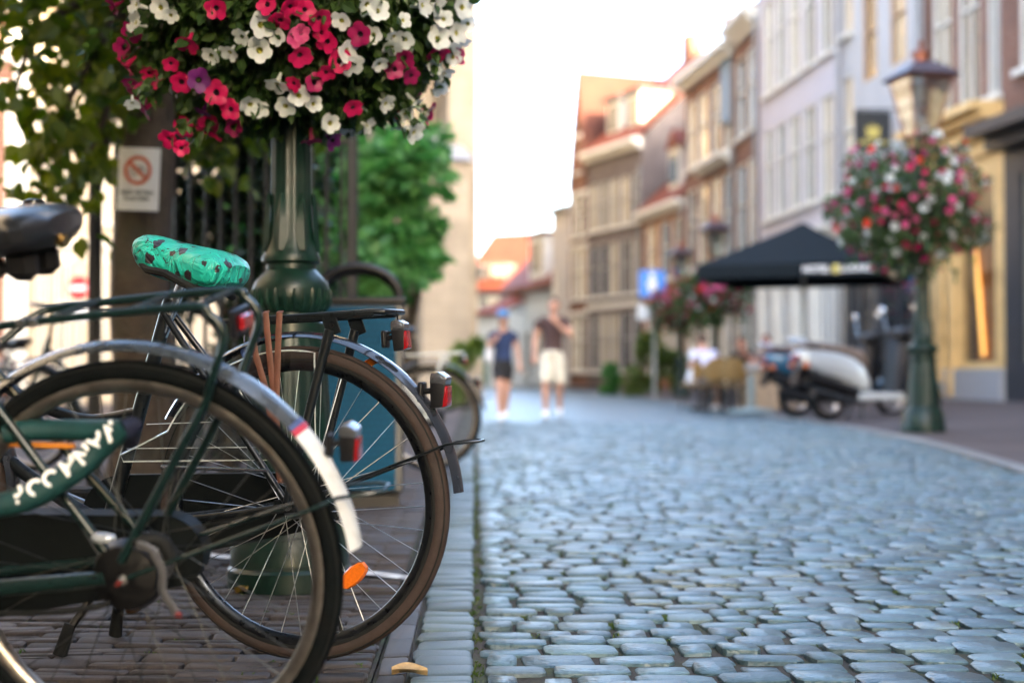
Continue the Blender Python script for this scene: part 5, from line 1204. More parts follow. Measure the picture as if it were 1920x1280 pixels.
for px in (895, 930):
    b = MB(); x = fx(px); b.box((x, 1.2, 6.7), (1.0, 2.2, .9)); dm = b.build('dormer', brick_grey, h.t, ang=0); b = MB(); b.box((x, .07, 6.7), (.7, .06, .6)); b.build('dormer_window', glass, dm, ang=0)
h = House('low_white_house', 'low white house with green door at the end of the street', V(893, 70), V(940, 69), 3.6, 6, 'house', .05); fx = h.fx
ops = [(.25, .75, .05, 2.2)]; h.wall(0, 3.6, coolw, ops); w = h.window(*ops[0], cols=1, rows=(), mat_=pm('green_door', (.10, .22, .18), .5), sill=False, name='door', pane=pm('green_door', (.10, .22, .18), .5)); h.roof(3.6, 4.7, tile)

for i, (v_, hh) in enumerate(((v2, 12), (vm, 12), (v3, 10.6), (v4, 10), (v5, 6.4), (v6, 8.4))):
    b = MB(); b.tube([(0, 0, 0), (0, 0, hh)], .055, 10); tag(b.build('drainpipe', pm('zinc_pipe', (.22, .23, .24), .5, .5, .2, 5), None, (v_.x - .12, v_.y - .05, PZ)), 'grey drainpipe %s on the right row of houses' % ('beside the ochre shop', 'between pale plaster and lavender house', 'at the far corner of the lavender house', 'left of the narrow brick house', 'right of the low orange house', 'left of the low orange house')[i], 'drainpipe', 'drainpipes between the houses')
# --- church on the left
cA, cB = V(520, 31), V(866, 32.4)
h = House('church', 'sandstone church wall with buttresses rising left of the street', cA, cB, 15, 12, 'church', 0)
fx = h.fx; ops = [(fx(640), fx(690), 3.5, 10)]
h.wall(0, 15, sandstone, ops, th=.5); h.window(*ops[0], cols=3, rows=(.3, .6), mat_=sandstone, y=.3, sill=False, name='church_window')
for px, w_, dd, zt in ((838, .66, 1.2, 15.6), (788, 1.05, 2.0, 5.2), (700, .7, 1.4, 9)):
    x = fx(px); b = MB(); b.box((x, -dd / 2, zt / 2), (w_, dd, zt)); b.box((x, -dd / 2 - .08, .5), (w_ + .16, dd + .16, 1.0)); bu = b.build('buttress', sandstone, h.t, ang=0)
    b = MB(); b.prism([(-dd - .12, zt), (.1, zt + dd * .55), (.1, zt)], x - w_ / 2 - .08, x + w_ / 2 + .08, 'x'); b.build('buttress_cap', sand_l, bu, ang=0)
for z in (5.0, 9.2, 13.4): h.band(z, .25, .18, sandstone, 'string_course')
h.roof(15, 22, slate)
b = MB(); b.box((-5.2, 30, 9), (14, 33, 18)); b.prism([(-12.7, 18), (-5.2, 25), (2.3, 18)], 13.4, 46.6, 'y'); nv = b.build('nave', sandstone, h.t, None, (0, 0, SA - h.an), ang=0)
for k in range(6):
    y_ = 17 + 5.2 * k; b = MB(); b.box((1.85, y_, 7.5), (.12, 1.9, 8)); b.build('nave_window', glass, nv, ang=0); b = MB(); b.box((2.0, y_ + 2.6, 6.5), (.6, .9, 13)); b.build('nave_buttress', sandstone, nv, ang=0)
# --- houses in the left background
h = House('brick_house', 'brick house with white window bays at the far left edge', V(-420, 26), V(48, 27.5), 9.5, 8, 'house', 0); fx = h.fx
ops = [(fx(a), fx(c), z, z + 2.3) for a, c in ((-60, -30), (8, 38), (-130, -100)) for z in (.6, 3.8, 6.8)]
h.wall(0, 9.5, brick_red, ops); [h.window(*o, cols=1, bar=.12, lintel=whitew) for o in ops]
b = MB(); b.box((h.W - .12, -.1, 4.7), (.24, .24, 9.4)); b.build('corner_pilaster', whitew, h.t, ang=0); h.band(9.1, .4, .3, whitew); h.roof(9.5, 12, tile)
h = House('cream_house', 'cream plastered house with tall windows behind the no-entry sign', V(50, 31), V(560, 32), 9, 8, 'house', 0); fx = h.fx
ops = [(fx(a), fx(c), z, z + hh) for a, c in ((66, 86), (104, 126), (172, 196), (212, 236), (262, 290)) for z, hh in ((.5, 2.6), (4.0, 2.0), (6.6, 1.6))]
h.wall(0, 9, cream, ops); [h.window(*o, cols=2, lintel=whitew) for o in ops]; h.band(3.4, .2, .12, whitew, 'ledge'); h.band(8.7, .35, .3, whitew); h.roof(9, 11.5, tile)

# --- unseen houses left of and behind the camera, added to cut the sky light
for i, (A, B, hh, mm, nm) in enumerate(((S(-8.0, -14), S(-8.0, 0), 12, brick_red, 'red brick town house added left of the bicycles, outside the view'), (S(-8.0, 0.02), S(-8.0, 13), 11, cream, 'cream plastered town house added left of the lime trees, outside the view'), (S(1.5, -15), S(-7.9, -15), 13, brick_grey, 'grey-brown brick town house added behind the viewer, outside the view'))):
    h = House('unseen_town_house', nm, A, B, hh, 8, 'house', 0)
    ops = [(h.W * (k + .5) / 3 - .6, h.W * (k + .5) / 3 + .6, .9 + fl * 3.5, 3.1 + fl * 3.5) for fl in range(3) for k in range(3)]
    h.wall(0, hh, mm, ops); [h.window(*o) for o in ops]; h.band(hh - .45, .45, .35, whitew, steps=2); h.roof(hh, hh + 2.2, slate)
# --- unseen lime trees, added so their crowns shade the front bicycles
t2 = Vector((-3.1, 1.0, 0)); shade_tree2 = thing('lime_tree', 'lime tree added outside the view, its crown shading the front bicycles', 'tree', t2); q = random.Random(12)  # added shade tree, unseen, unlike the lime_tree with the notice
b = MB(); b.tube([(0.02 * math.sin(i), .02 * math.cos(i * 1.4), i * .35) for i in range(12)], [.2] + [.15 - .006 * i for i in range(11)], 14); b.build('trunk', bark, shade_tree2)
lp = []
for k in range(9):
    a = 2 * math.pi * k / 9; e = Vector((2.2 * math.cos(a), 2.2 * math.sin(a), 4.4 + .5 * math.sin(k * 2))); pp = smoothpts([(0, 0, 2.7), Vector((e.x * .5, e.y * .5, 3.9)), e], 5); b = MB(); b.tube(pp, [.06 - .05 * i / (len(pp) - 1) for i in range(len(pp))], 6); b.build('branch', bark, shade_tree2)
for _ in range(13000):
    n = rvec(q); k = q.random() ** .4; lp.append((Vector((n.x * 3.2 * k + .9, n.y * 3.0 * k, 4.3 + n.z * 1.5 * k)), None))
b = MB(); b.col = []; leaves(b, lp, q, .14, .85, .8); tag(b.build('crown', lime_leaf, shade_tree2, ang=0, fix=False), kind='stuff')
shade_tree3 = copy_tree(shade_tree2); shade_tree3.location = (-3.0, -4.8, 0); shade_tree3.rotation_euler = (0, 0, R(-35)); shade_tree3['label'] = 'lime tree added left behind the viewer to block the sky'
for o_ in (shade_tree2, shade_tree3): o_['group'] = 'lime trees added out of view to shade the left'
# ------------------------------------------------------------------ signs
greypole = pm('galvanised_pole', (.42, .46, .46), .45, .6, .15, 20)
signblue = pm('sign_blue', (.012, .20, .72), .35, 0, .05, coat=.3); signwhite = pm('sign_white', (.8, .8, .8), .4); signred = pm('sign_red', (.62, .012, .015), .35, 0, .05, coat=.3)
p = gpav(1227, 37.5)
t = thing('pedestrian_sign', 'square blue pedestrian zone sign on a grey post', 'sign', p, R(2))
b = MB(); b.tube([(0, 0, 0), (0, 0, 3.45)], .045, 12); b.build('post', greypole, t)
zc = .632 + (702 - 532) / F * 37.5 - p.z
b = MB(); b.box((-.06, -.07, zc), (.70, .02, .70), b=.008); pl = b.build('plate', signblue, t, ang=20)
b = MB(); b.lathe([(.0, -.004), (.075, -.004), (.075, 0), (.0, 0)], 16, (-.06, -.082, zc + .2), 'y'); b.build('symbol_head', signwhite, pl)
b = MB(); b.prism([(-.09, .10), (.09, .10), (.14, -.08), (.10, -.09), (.07, 0), (.10, -.26), (.03, -.26), (0, -.10), (-.03, -.26), (-.10, -.26), (-.07, 0), (-.10, -.09), (-.14, -.08)], -.086, -.082, 'y', c=(-.06, 0, zc)); b.build('symbol_body', signwhite, pl, ang=0)
b = MB(); b.box((-.28, -.06, zc - .75), (.35, .015, .4), b=.006); b.build('lower_plate', pm('pale_plate', (.55, .60, .64), .4), t, ang=20)
p = V(148, 24.0)
t = thing('no_entry_sign', 'round red no-entry sign with white bar in the left background', 'sign', p, R(-10))
zc = .632 + (702 - 540) / F * 24
b = MB(); b.tube([(0, 0, 0), (0, 0, zc + .35)], .03, 10); b.build('post', greypole, t)
b = MB(); b.lathe([(0, -.045), (.20, -.045), (.205, -.035), (.2, -.025), (0, -.025)], 28, (0, 0, zc), 'y'); d_ = b.build('disc', signred, t)
b = MB(); b.box((0, -.049, zc), (.30, .004, .075)); b.build('bar', signwhite, d_, ang=0)
b = MB(); b.box((0, -.035, zc - .40), (.42, .015, .26), b=.005); b.build('lower_plate', signwhite, t, ang=20)
# black hanging sign with a golden crest on the white house
ps = at(1636, 246, 29.5); t = thing('hanging_sign', 'black square hanging sign with golden crest beside the lantern', 'sign', ps, R(4))
goldp = pm('gold_leaf', (.50, .42, .12), .4, .3)
b = MB(); b.box((0, 0, 0), (.78, .05, .82), b=.01); pl = b.build('board', pm('sign_black', (.012, .016, .02), .4), t, ang=20)
b = MB(); b.prism([(-.13, -.14), (.13, -.14), (.15, .10), (.08, .04), (.05, .15), (0, .06), (-.05, .15), (-.08, .04), (-.15, .10)], -.032, -.027, c=(0, 0, 0)); b.build('crest', goldp, pl, ang=0)
for i in range(7): b = MB(); b.box((-.27 + .09 * i, -.03, -.24), (.065, .006, .07)); b.build('letter_block', goldp, pl, ang=0)
b = MB(); b.tube([(-.38, 0, .44), (1.2, 0, .46)], .018, 8); b.build('bracket', iron, t)

# ------------------------------------------------------------------ terrace
canvas = pm('black_canvas', (.008, .012, .015), .8, 0, .15, 6, bump=.1, bscale=80, spec=.12)
p = gpav(1507, 26.4)
t = thing('parasol', 'large square black terrace parasol with white lettering on the valance', 'parasol', p, R(-22))
b = MB(); b.tube([(0, 0, 0), (0, 0, 3.35)], .035, 12); b.build('pole', greypole, t)
b = MB(); hw, ze, za = 1.62, 2.52, 3.38; b.box((0, 0, .05), (.8, .8, .1), b=.02); b.build('foot', darksteel, t)
b = MB(); n = 6; rows = []
sq = lambda h, z, sag: [(-h, -h, z), (0, -h, z - sag), (h, -h, z), (h, 0, z - sag), (h, h, z), (0, h, z - sag), (-h, h, z), (-h, 0, z - sag)]
b.loft([sq(hw, ze, 0), sq(hw * .75, ze + .16, .02), sq(hw * .5, ze + .38, .03), sq(hw * .25, ze + .63, .02), sq(.03, za, 0)], caps=False); b.loft([sq(hw, ze - .015, 0), sq(.03, za - .02, 0)], caps=False); can = b.build('canopy', canvas, t, ang=25, fix=False)
for i in range(4):
    a = R(90 * i); M = Matrix.Rotation(a, 3, 'Z'); b = MB(); b.add([M @ Vector(q) for q in ((-hw, -hw - .004, ze - .25), (hw, -hw - .004, ze - .25), (hw, -hw - .002, ze), (-hw, -hw - .002, ze), (-hw, -hw + .004, ze - .25), (hw, -hw + .004, ze - .25), (hw, -hw + .004, ze), (-hw, -hw + .004, ze))], [(0, 1, 2, 3), (7, 6, 5, 4), (0, 4, 5, 1)]); va = b.build('valance', canvas, can, ang=0)
    if i in (0, 1):
        for tx, xx in (('HOTEL', -.34), ('LOUNGE', .38)):
            o = link('lettering', text_mesh(tx, .15, signwhite, bold=.004), va); o.matrix_local = Matrix.Rotation(a, 4, 'Z') @ Matrix.Translation((xx + (.86 if i == 0 else 0), -hw - .010, ze - .13)) @ Matrix.Rotation(R(90), 4, 'X')
        b = MB(); b.ell((0, 0, 0), (.07, .006, .085), 10, 6); o = b.build('emblem', goldp, va); o.matrix_local = Matrix.Rotation(a, 4, 'Z') @ Matrix.Translation((.86 if i == 0 else 0, -hw - .010, ze - .13))
for i in range(8):
    a = R(45 * i); rr_ = hw * (1.38 if i % 2 else 1.0); b = MB(); b.tube([(0, 0, 2.95), (rr_ * math.cos(a) * .97, rr_ * math.sin(a) * .97, ze - .02)], .014, 6); b.build('rib', darksteel, t)
# weighted base with a stub post in front of the chairs
p = gpav(1409, 22.6); t = thing('post_base', 'round grey-green weighted base with a short post by the terrace', 'parasol base', p)
b = MB(); b.lathe([(0, 0), (.38, 0), (.39, .03), (.33, .06), (.1, .085), (.08, .1), (0, .1)], 28); b.build('foot', pm('grey_green_metal', (.22, .27, .26), .5, .2), t)
b = MB(); b.tube([(0, 0, .08), (0, 0, .62)], .055, 14); b.build('post', pm('grey_green_metal', (.22, .27, .26), .5, .2), t)

wicker = brickmat('tan_wicker', (.50, .32, .12), (.42, .26, .09), (.20, .12, .04), 1, .03, .015, .15, .6)
def chair(label, p, rz):
    t = thing('bistro_chair', label, 'chair', p, rz, 'wicker bistro chairs on the terrace')
    b = MB(); rings = []
    for i in range(9):
        a = R(-75 + 150 * i / 8); x, y = .23 * math.sin(a), -.22 * math.cos(a) - .02; e = math.cos(a * .9)
        rings.append([(x, y, .52), (x * 1.06, y * 1.08, .70), (x, y, .66 + .24 * e), (x * .94, y * .94, .66 + .24 * e), (x * 1.0, y * 1.0, .70), (x * .94, y * .94, .52)])
    b.loft(rings); b.build('backrest', wicker, t, ang=50)
    b = MB(); b.lathe([(0, .43), (.21, .43), (.225, .445), (.21, .465), (0, .46)], 24); b.build('seat', wicker, t)
    for i in range(4):
        a = R(45 + 90 * i); b = MB(); b.tube([(.19 * math.cos(a), .19 * math.sin(a), .44), (.24 * math.cos(a), .24 * math.sin(a), 0)], .013, 8); b.build('leg', plastic, t)
    b = MB(); b.tube([(.215 * math.cos(R(10 * i)), .215 * math.sin(R(10 * i)), .22) for i in range(36)], .008, 6, closed=True); b.build('leg_ring', plastic, t)
    return t
p4 = gpav(1340, 23.6); p3 = gpav(1300, 23.9); p6_ = gpav(1436, 25.6); p5_ = gpav(1394, 26.4)
chair('wicker chair of the person in white at the left end of the terrace', p3, R(60))
chair('wicker chair under the person in the pale lilac shirt', p4, R(10))
chair('empty wicker chair with its round back to the road', gpav(1374, 23.4), R(-8))
chair('wicker chair of the person in brown facing the road', p6_, R(175)); chair('wicker chair of the dark-haired person in black', p5_, R(150))
tb = gpav(1372, 24.8); t = thing('bistro_table', 'round dark terrace table among the seated people', 'table', tb)
b = MB(); b.lathe([(0, .72), (.40, .72), (.41, .735), (.40, .75), (0, .75)], 28); b.build('table_top', pm('dark_table', (.06, .05, .045), .4), t)
b = MB(); b.tube([(0, 0, .03), (0, 0, .72)], .03, 10); b.build('column', iron, t); b = MB(); b.lathe([(0, 0), (.24, 0), (.24, .02), (.05, .05), (0, .05)], 20); b.build('foot', iron, t)
# wooden planter box
p = gpav(1440, 23.6); t = thing('wooden_planter', 'pale wooden crate planter with grey rim between chairs and scooters', 'planter', p, R(6))
wd = pm('pale_pine', (.40, .285, .18), .7, 0, .25, 8)
for i in range(5):
    b = MB(); b.box((0, -.28, .10 + .125 * i), (.86, .025, .115), b=.005); b.build('plank', wd, t, ang=20); b = MB(); b.box((.43, 0, .10 + .125 * i), (.025, .56, .115), b=.005); b.build('plank', wd, t, ang=20)
    b = MB(); b.box((-.43, 0, .10 + .125 * i), (.025, .56, .115), b=.005); b.build('plank', wd, t, ang=20); b = MB(); b.box((0, .28, .10 + .125 * i), (.86, .025, .115), b=.005); b.build('plank', wd, t, ang=20)
b = MB(); b.box((0, 0, .72), (.98, .68, .12), b=.02); b.build('rim', pm('grey_rim', (.33, .32, .30), .7, 0, .15, 6), t, ang=20)

# ------------------------------------------------------------------ scooters (local x to the front)
def scooter(label, p, yaw, body, seat, s=1.0):
    t = thing('motor_scooter', label, 'scooter', p, yaw, 'motor scooters parked on the pavement'); t.scale = (s, s, s)
    for x in (0, 1.30):
        b = MB(); b.lathe([(.192 + .043 * math.cos(2 * math.pi * i / 12), .05 * math.sin(2 * math.pi * i / 12)) for i in range(12)], 40, axis='y', closed=True); w = b.build('wheel', rubber, t, (x, 0, .235))
        b = MB(); b.lathe([(.135, -.045), (.160, -.045), (.160, .045), (.135, .045)], 32, axis='y', closed=True); b.lathe([(0, -.05), (.04, -.05), (.045, .05), (0, .05)], 14, axis='y')
        for i in range(5): a = 2 * math.pi * i / 5; b.tube([(.03 * math.cos(a), 0, .03 * math.sin(a)), (.14 * math.cos(a), 0, .14 * math.sin(a))], [.034, .026], 6)
        b.build('rim', pm('silver_rim', (.6, .6, .6), .3, .8), w)
    def ring(x, zb, zt, w, k=.5):
        zc, hz = (zb + zt) / 2, (zt - zb) / 2; return [(x, w * (abs(math.cos(a)) ** k) * (1 if math.cos(a) > 0 else -1), zc + hz * (abs(math.sin(a)) ** k) * (1 if math.sin(a) > 0 else -1)) for a in [2 * math.pi * i / 16 for i in range(16)]]
    b = MB(); b.loft([ring(-.44, .70, .77, .04), ring(-.36, .61, .80, .10), ring(-.16, .52, .80, .145), ring(.08, .44, .77, .16), ring(.28, .36, .71, .15), ring(.42, .30, .62, .12), ring(.52, .28, .46, .07)]); b.build('rear_body', body, t, ang=45); b = MB(); b.loft([ring(-.30, .42, .56, .12), ring(-.1, .36, .50, .165), ring(.2, .28, .42, .165), ring(.45, .24, .34, .12)]); b.build('side_skirt', plastic, t, ang=45); b = MB(); b.tube(smoothpts([(-.2, .16, .84), (-.42, .14, .90), (-.50, 0, .91), (-.42, -.14, .90), (-.2, -.16, .84)], 4), .014, 8); b.build('grab_rail', chrome, t)
    b = MB(); b.loft([ring(-.40, .80, .84, .05), ring(-.27, .79, .89, .12), ring(0, .77, .86, .14), ring(.22, .72, .83, .13), ring(.40, .63, .80, .11), ring(.50, .58, .68, .05)]); b.build('seat', seat, t, ang=60)
    b = MB(); b.box((.66, 0, .28), (.56, .32, .08), b=.03); b.build('floorboard', plastic, t); b = MB(); b.box((.62, .175, .27), (.66, .03, .085), b=.012); b.box((.62, -.175, .27), (.66, .03, .085), b=.012); b.build('side_trim', body, t)
    b = MB(); P = [(.90, .28), (.96, .28), (1.04, .60), (1.06, .92), (1.02, .98), (.98, .92), (.95, .60)]
    b.loft([[(x - .04, -.02 - .20, z) for x, z in P], [(x, -.14, z) for x, z in P], [(x + .03, 0, z) for x, z in P], [(x, .14, z) for x, z in P], [(x - .04, .22, z) for x, z in P]]); b.build('leg_shield', plastic, t, ang=60); b = MB(); b.loft([[(x + .012, -.16, z) for x, z in P[1:5]], [(x + .05, 0, z) for x, z in P[1:5]], [(x + .012, .16, z) for x, z in P[1:5]]], caps=False); b.build('front_panel', body, t, ang=60, fix=False)
    b = MB(); b.lathe([(.26, -.07), (.275, -.05), (.282, 0), (.275, .05), (.26, .07), (.255, .06), (.262, 0), (.255, -.06)], 20, (1.30, 0, .235), 'y', 20, 165, closed=True); b.build('front_mudguard', body, t, ang=60)
    b = MB(); b.tube([(1.30, .075, .235), (1.22, .075, .48), (1.05, .03, .75)], .02, 8); b.tube([(1.30, -.075, .235), (1.22, -.075, .48), (1.05, -.03, .75)], .02, 8); b.tube([(1.08, 0, .7), (1.0, 0, 1.0)], .03, 10); b.build('fork', darksteel, t)
    b = MB(); b.loft([ring(.90, .94, 1.02, .12), ring(.98, .92, 1.06, .16), ring(1.08, .92, 1.06, .13), ring(1.13, .95, 1.03, .08)]); hb = b.build('handlebar_cowl', plastic, t, ang=60)
    b = MB(); b.tube([(.88, .36, 1.0), (.94, .2, 1.01), (.97, 0, 1.0), (.94, -.2, 1.01), (.88, -.36, 1.0)], .016, 8); b.build('handlebar', plastic, t)
    for s_ in (-1, 1):
        b = MB(); b.tube([(.95, s_ * .22, 1.02), (.96, s_ * .30, 1.22)], .006, 6); b.build('mirror_stem', chrome, t); b = MB(); b.ell((.95, s_ * .32, 1.26), (.02, .075, .05), 12, 8); b.build('mirror', chrome, t)
    b = MB(); b.ell((1.12, 0, .99), (.04, .07, .05)); b.build('headlight', chrome, t)
    b = MB(); b.box((-.425, 0, .70), (.05, .17, .085), b=.02); b.build('tail_light', red_lens, t)
    for s_ in (-1, 1): b = MB(); b.ell((-.37, s_ * .145, .62), (.045, .03, .035)); b.build('indicator', amber, t)
    b = MB(); b.box((-.40, 0, .50), (.015, .13, .16), rot=(0, R(15), 0)); b.build('number_plate', pm('yellow_plate', (.6, .45, .04), .5), t)
    b = MB(); b.prism([(-.41, .58), (-.30, .62), (-.30, .54), (-.44, .38), (-.46, .40)], -.07, .07); b.build('rear_mudguard', plastic, t)
    b = MB(); b.tube([(.30, -.15, .22), (.10, -.17, .22), (-.30, -.18, .33)], [.03, .055, .06], 12); b.build('exhaust', darksteel, t); b = MB(); b.box((.02, 0, .30), (.45, .18, .18), b=.05); b.build('engine', darksteel, t)
    for s_ in (-1, 1): b = MB(); b.tube([(.40, s_ * .08, .24), (.34, s_ * .17, .0)], .016, 8); b.build('stand_leg', iron, t)
    return t
silver_body = pm('silver_paint', (.55, .60, .62), .3, .15, .06, 4, coat=.7); blue_body = pm('blue_paint', (.02, .10, .17), .25, .2, .1, 4, coat=.8)
pa, pb = gpav(1552, 18.9), gpav(1783, 19.6)
scooter('silver scooter with beige seat beside the right lamp post', pa, math.atan2((pb - pa).y, (pb - pa).x), silver_body, pm('beige_seat', (.20, .15, .12), .6, 0, .1, 8), 1.18)
pa = gpav(1492, 20.4); scooter('dark blue scooter half hidden behind the silver scooter', pa, R(12), blue_body, pm('brown_seat', (.10, .035, .03), .5), 1.15)

# ------------------------------------------------------------------ people
skin = pm('skin', (.48, .26, .18), .55, 0, .08, 20); skin2 = pm('tanned_skin', (.42, .19, .125), .55, 0, .08, 20)
def remesh(b, vox, name, mt, parent, sm=4):
    me = bpy.data.meshes.new(name); me.from_pydata(b.v, [], b.f); o = bpy.data.objects.new(name, me); COL.objects.link(o)
    m = o.modifiers.new('r', 'REMESH'); m.mode = 'VOXEL'; m.voxel_size = vox; m.use_smooth_shade = True
    s_ = o.modifiers.new('s', 'SMOOTH'); s_.iterations = sm; s_.factor = .5
    bpy.context.view_layer.update(); dg = bpy.context.evaluated_depsgraph_get(); m2 = bpy.data.meshes.new_from_object(o.evaluated_get(dg)); m2.name = name
    bpy.data.objects.remove(o); bpy.data.meshes.remove(me); m2.materials.clear(); m2.materials.append(mt)
    for pl in m2.polygons: pl.use_smooth = True
    return link(name, m2, parent)
def hand(b0, d0, up, parent, mt, curl=.5, side=1):
    d0 = Vector(d0).normalized(); up = Vector(up); up = (up - d0 * up.dot(d0)).normalized(); sd = d0.cross(up) * side; b = MB(); b0 = Vector(b0)
    b.tube([b0 - d0 * .02, b0 + d0 * .03, b0 + d0 * .085], [.026, .036, .038], 10, flat=.5, up=sd)
    for i, L_ in enumerate((.070, .078, .073, .058)):
        o = b0 + d0 * .08 + sd * (.027 - .018 * i); c1 = d0 * math.cos(curl * .6) - up * math.sin(curl * .6); c2 = d0 * math.cos(curl * 1.6) - up * math.sin(curl * 1.6)
        b.tube([o - d0 * .01, o + c1 * L_ * .5, o + c1 * L_ * .5 + c2 * L_ * .5], [.0095, .0088, .007], 8)
    o = b0 + d0 * .03 + sd * .03; b.tube([o, o + (d0 * .6 + sd * .7) * .035, o + (d0 * .6 + sd * .7) * .035 + (d0 - up * .3) * .028], [.012, .0105, .008], 8)
    return remesh(b, .0045, 'hand', mt, parent, 2)
def person(label, p, rz, J, cols, H=1.78, hair='short', sleeve=.45, short_leg=.75, skinm=None, extra=None):
    """J: joints in metres for a 1.78 m figure that faces -y (x to the viewer's right)"""
    t = thing('person', label, 'person', p, rz); k = H / 1.78; t.scale = (k, k, k); sk = skinm or skin
    j = {a: Vector(v_) for a, v_ in J.items()}; b = MB()
    pel, che, nec, hd = j['pelvis'], j['chest'], j['neck'], j['head']
    def torso(b, g, z=0):
        b.tube([pel - (che - pel).normalized() * .06, pel, pel.lerp(che, .45), pel.lerp(che, .85), che, che.lerp(nec, .6)], [.12 + g, .150 + g, .130 + g, .150 + g, .150 + g, .085 + g], 16, flat=.68, up=(1, 0, 0))
        for s_ in 'lr': b.tube([che.lerp(nec, .2), j['sh' + s_]], [.09 + g, .062 + g], 12)
    torso(b, 0); b.tube([che.lerp(nec, .5), nec, nec.lerp(hd, .5)], [.065, .056, .056], 12)
    fd = j.get('face', Vector((0, -1, 0)))
    b.ell(hd, (.078, .095, .118), 16, 12); b.ell(hd + Vector((0, 0, -.05)) + fd * .025, (.062, .070, .075), 14, 10); b.tube([hd + fd * .085 + Vector((0, 0, .015)), hd + fd * .115 + Vector((0, 0, -.025))], [.010, .017], 8)
    sdv = Vector((-fd.y, fd.x, 0))
    for s_ in (-1, 1): b.ell(hd + sdv * (.08 * s_), (.02, .02, .032), 8, 6)
    for s_ in 'lr':
        b.tube([j['sh' + s_], j['sh' + s_].lerp(j['el' + s_], .5), j['el' + s_], j['el' + s_].lerp(j['wr' + s_], .35), j['wr' + s_]], [.056, .050, .040, .042, .027], 12)
        b.tube([j['hip' + s_], j['hip' + s_].lerp(j['kn' + s_], .5), j['kn' + s_], j['kn' + s_].lerp(j['an' + s_], .35), j['an' + s_]], [.088, .078, .056, .058, .036], 14)
        f_ = Vector(j.get('ft' + s_, Vector((0, -1, 0)))); b.tube([j['an' + s_], j['an' + s_] + Vector((0, 0, -.04)) + f_ * .03], [.036, .038], 10)
    bo = remesh(b, .014, 'body', sk, t, 5)
    b = MB(); torso(b, .014)
    for s_ in 'lr': b.tube([j['sh' + s_], j['sh' + s_].lerp(j['el' + s_], sleeve)], [.068, .066], 12)
    b.tube([pel - (che - pel).normalized() * .05, pel], [.155, .165], 16, flat=.7, up=(1, 0, 0)); remesh(b, .013, 'shirt', cols[0], t)
    b = MB(); b.tube([pel.lerp(che, .12), pel, pel - (che - pel).normalized() * .07], [.150, .168, .15], 16, flat=.72, up=(1, 0, 0))
    for s_ in 'lr':
        e = j['hip' + s_].lerp(j['kn' + s_], min(1, short_leg)); P = [j['hip' + s_], e]; rs_ = [.105, .092 if short_leg <= 1 else .075]
        if short_leg > 1: P.append(j['an' + s_] + Vector((0, 0, .02))); rs_.append(.06)
        b.tube(P, rs_, 14)
    remesh(b, .013, 'shorts' if short_leg <= 1 else 'trousers', cols[1], t)
    for s_ in 'lr':
        f_ = Vector(j.get('ft' + s_, Vector((0, -1, 0)))); a = j['an' + s_]; b = MB(); b.tube([a + Vector((0, 0, -.035)) - f_ * .05, a + Vector((0, 0, -.04)) + f_ * .04, a + Vector((0, 0, -.052)) + f_ * .13, a + Vector((0, 0, -.056)) + f_ * .18], [.040, .045, .040, .026], 12, up=(0, 0, 1)); b.tube([a + Vector((0, 0, .03)), a + Vector((0, 0, -.03))], [.044, .046], 12); remesh(b, .010, 'shoe', cols[2], t, 3)
    b = MB(); hm = cols[3]
    b.ell(hd + Vector((0, 0, .03)) - fd * .018, (.088, .100, .108), 16, 10)
    if hair == 'long': b.tube([hd - fd * .05, hd - fd * .09 + Vector((0, 0, -.12)), hd - fd * .08 + Vector((0, 0, -.26))], [.08, .075, .04], 12, flat=.7)
    b2 = MB(); b2.v, b2.f, b2.m = list(b.v), [f for f in b.f if (sum((Vector(b.v[i]) - hd).dot(fd) for i in f) / len(f) < .055) or sum(b.v[i][2] for i in f) / len(f) > hd.z + .075], []
    b2.m = [0] * len(b2.f); b2.build('hair', hm, t)
    for s_ in (-1, 1): b = MB(); b.ell(hd + fd * .088 + sdv * (.032 * s_) + Vector((0, 0, .012)), (.012, .008, .007), 8, 6); b.build('eye', pm('dark_eye', (.03, .02, .018), .3), bo)
    b = MB(); b.ell(hd + fd * .088 + Vector((0, 0, -.058)), (.024, .010, .007), 8, 6); b.build('mouth', pm('lip', (.35, .10, .09), .5), bo)
    for s_, sd_ in (('l', -1), ('r', 1)): hand(j['wr' + s_], (j['wr' + s_] - j['el' + s_]), j.get('hu' + s_, Vector((0, -1, .2))), t, sk, .6, sd_)
    if extra: extra(t, j)
    return t
cloth = lambda n, c: pm(n, c, .85, 0, .12, 14, bump=.3, bscale=30)
man = dict(pelvis=(0, 0, .96), chest=(.01, 0, 1.33), neck=(.01, -.02, 1.52), head=(.02, -.03, 1.66), face=(.0, -1, 0), shl=(-.19, 0, 1.44), shr=(.20, 0, 1.44), ell=(-.26, .03, 1.16), wrl=(-.27, -.06, .92), elr=(.27, -.10, 1.20), wrr=(.07, -.20, 1.40),
           hipl=(-.09, 0, .90), hipr=(.09, 0, .90), knl=(-.10, -.12, .50), anl=(-.10, -.06, .085), knr=(.10, -.02, .49), anr=(.10, .20, .12))
q_ = V(1036, 20.8); person('walking person in brown T-shirt and cream shorts, hand raised to face', q_, R(-3), man, (cloth('brown_cotton', (.055, .028, .026)), cloth('cream_cotton', (.56, .52, .42)), signwhite, cloth('brown_hair', (.09, .055, .035))), 1.76, 'short', .45, .95)
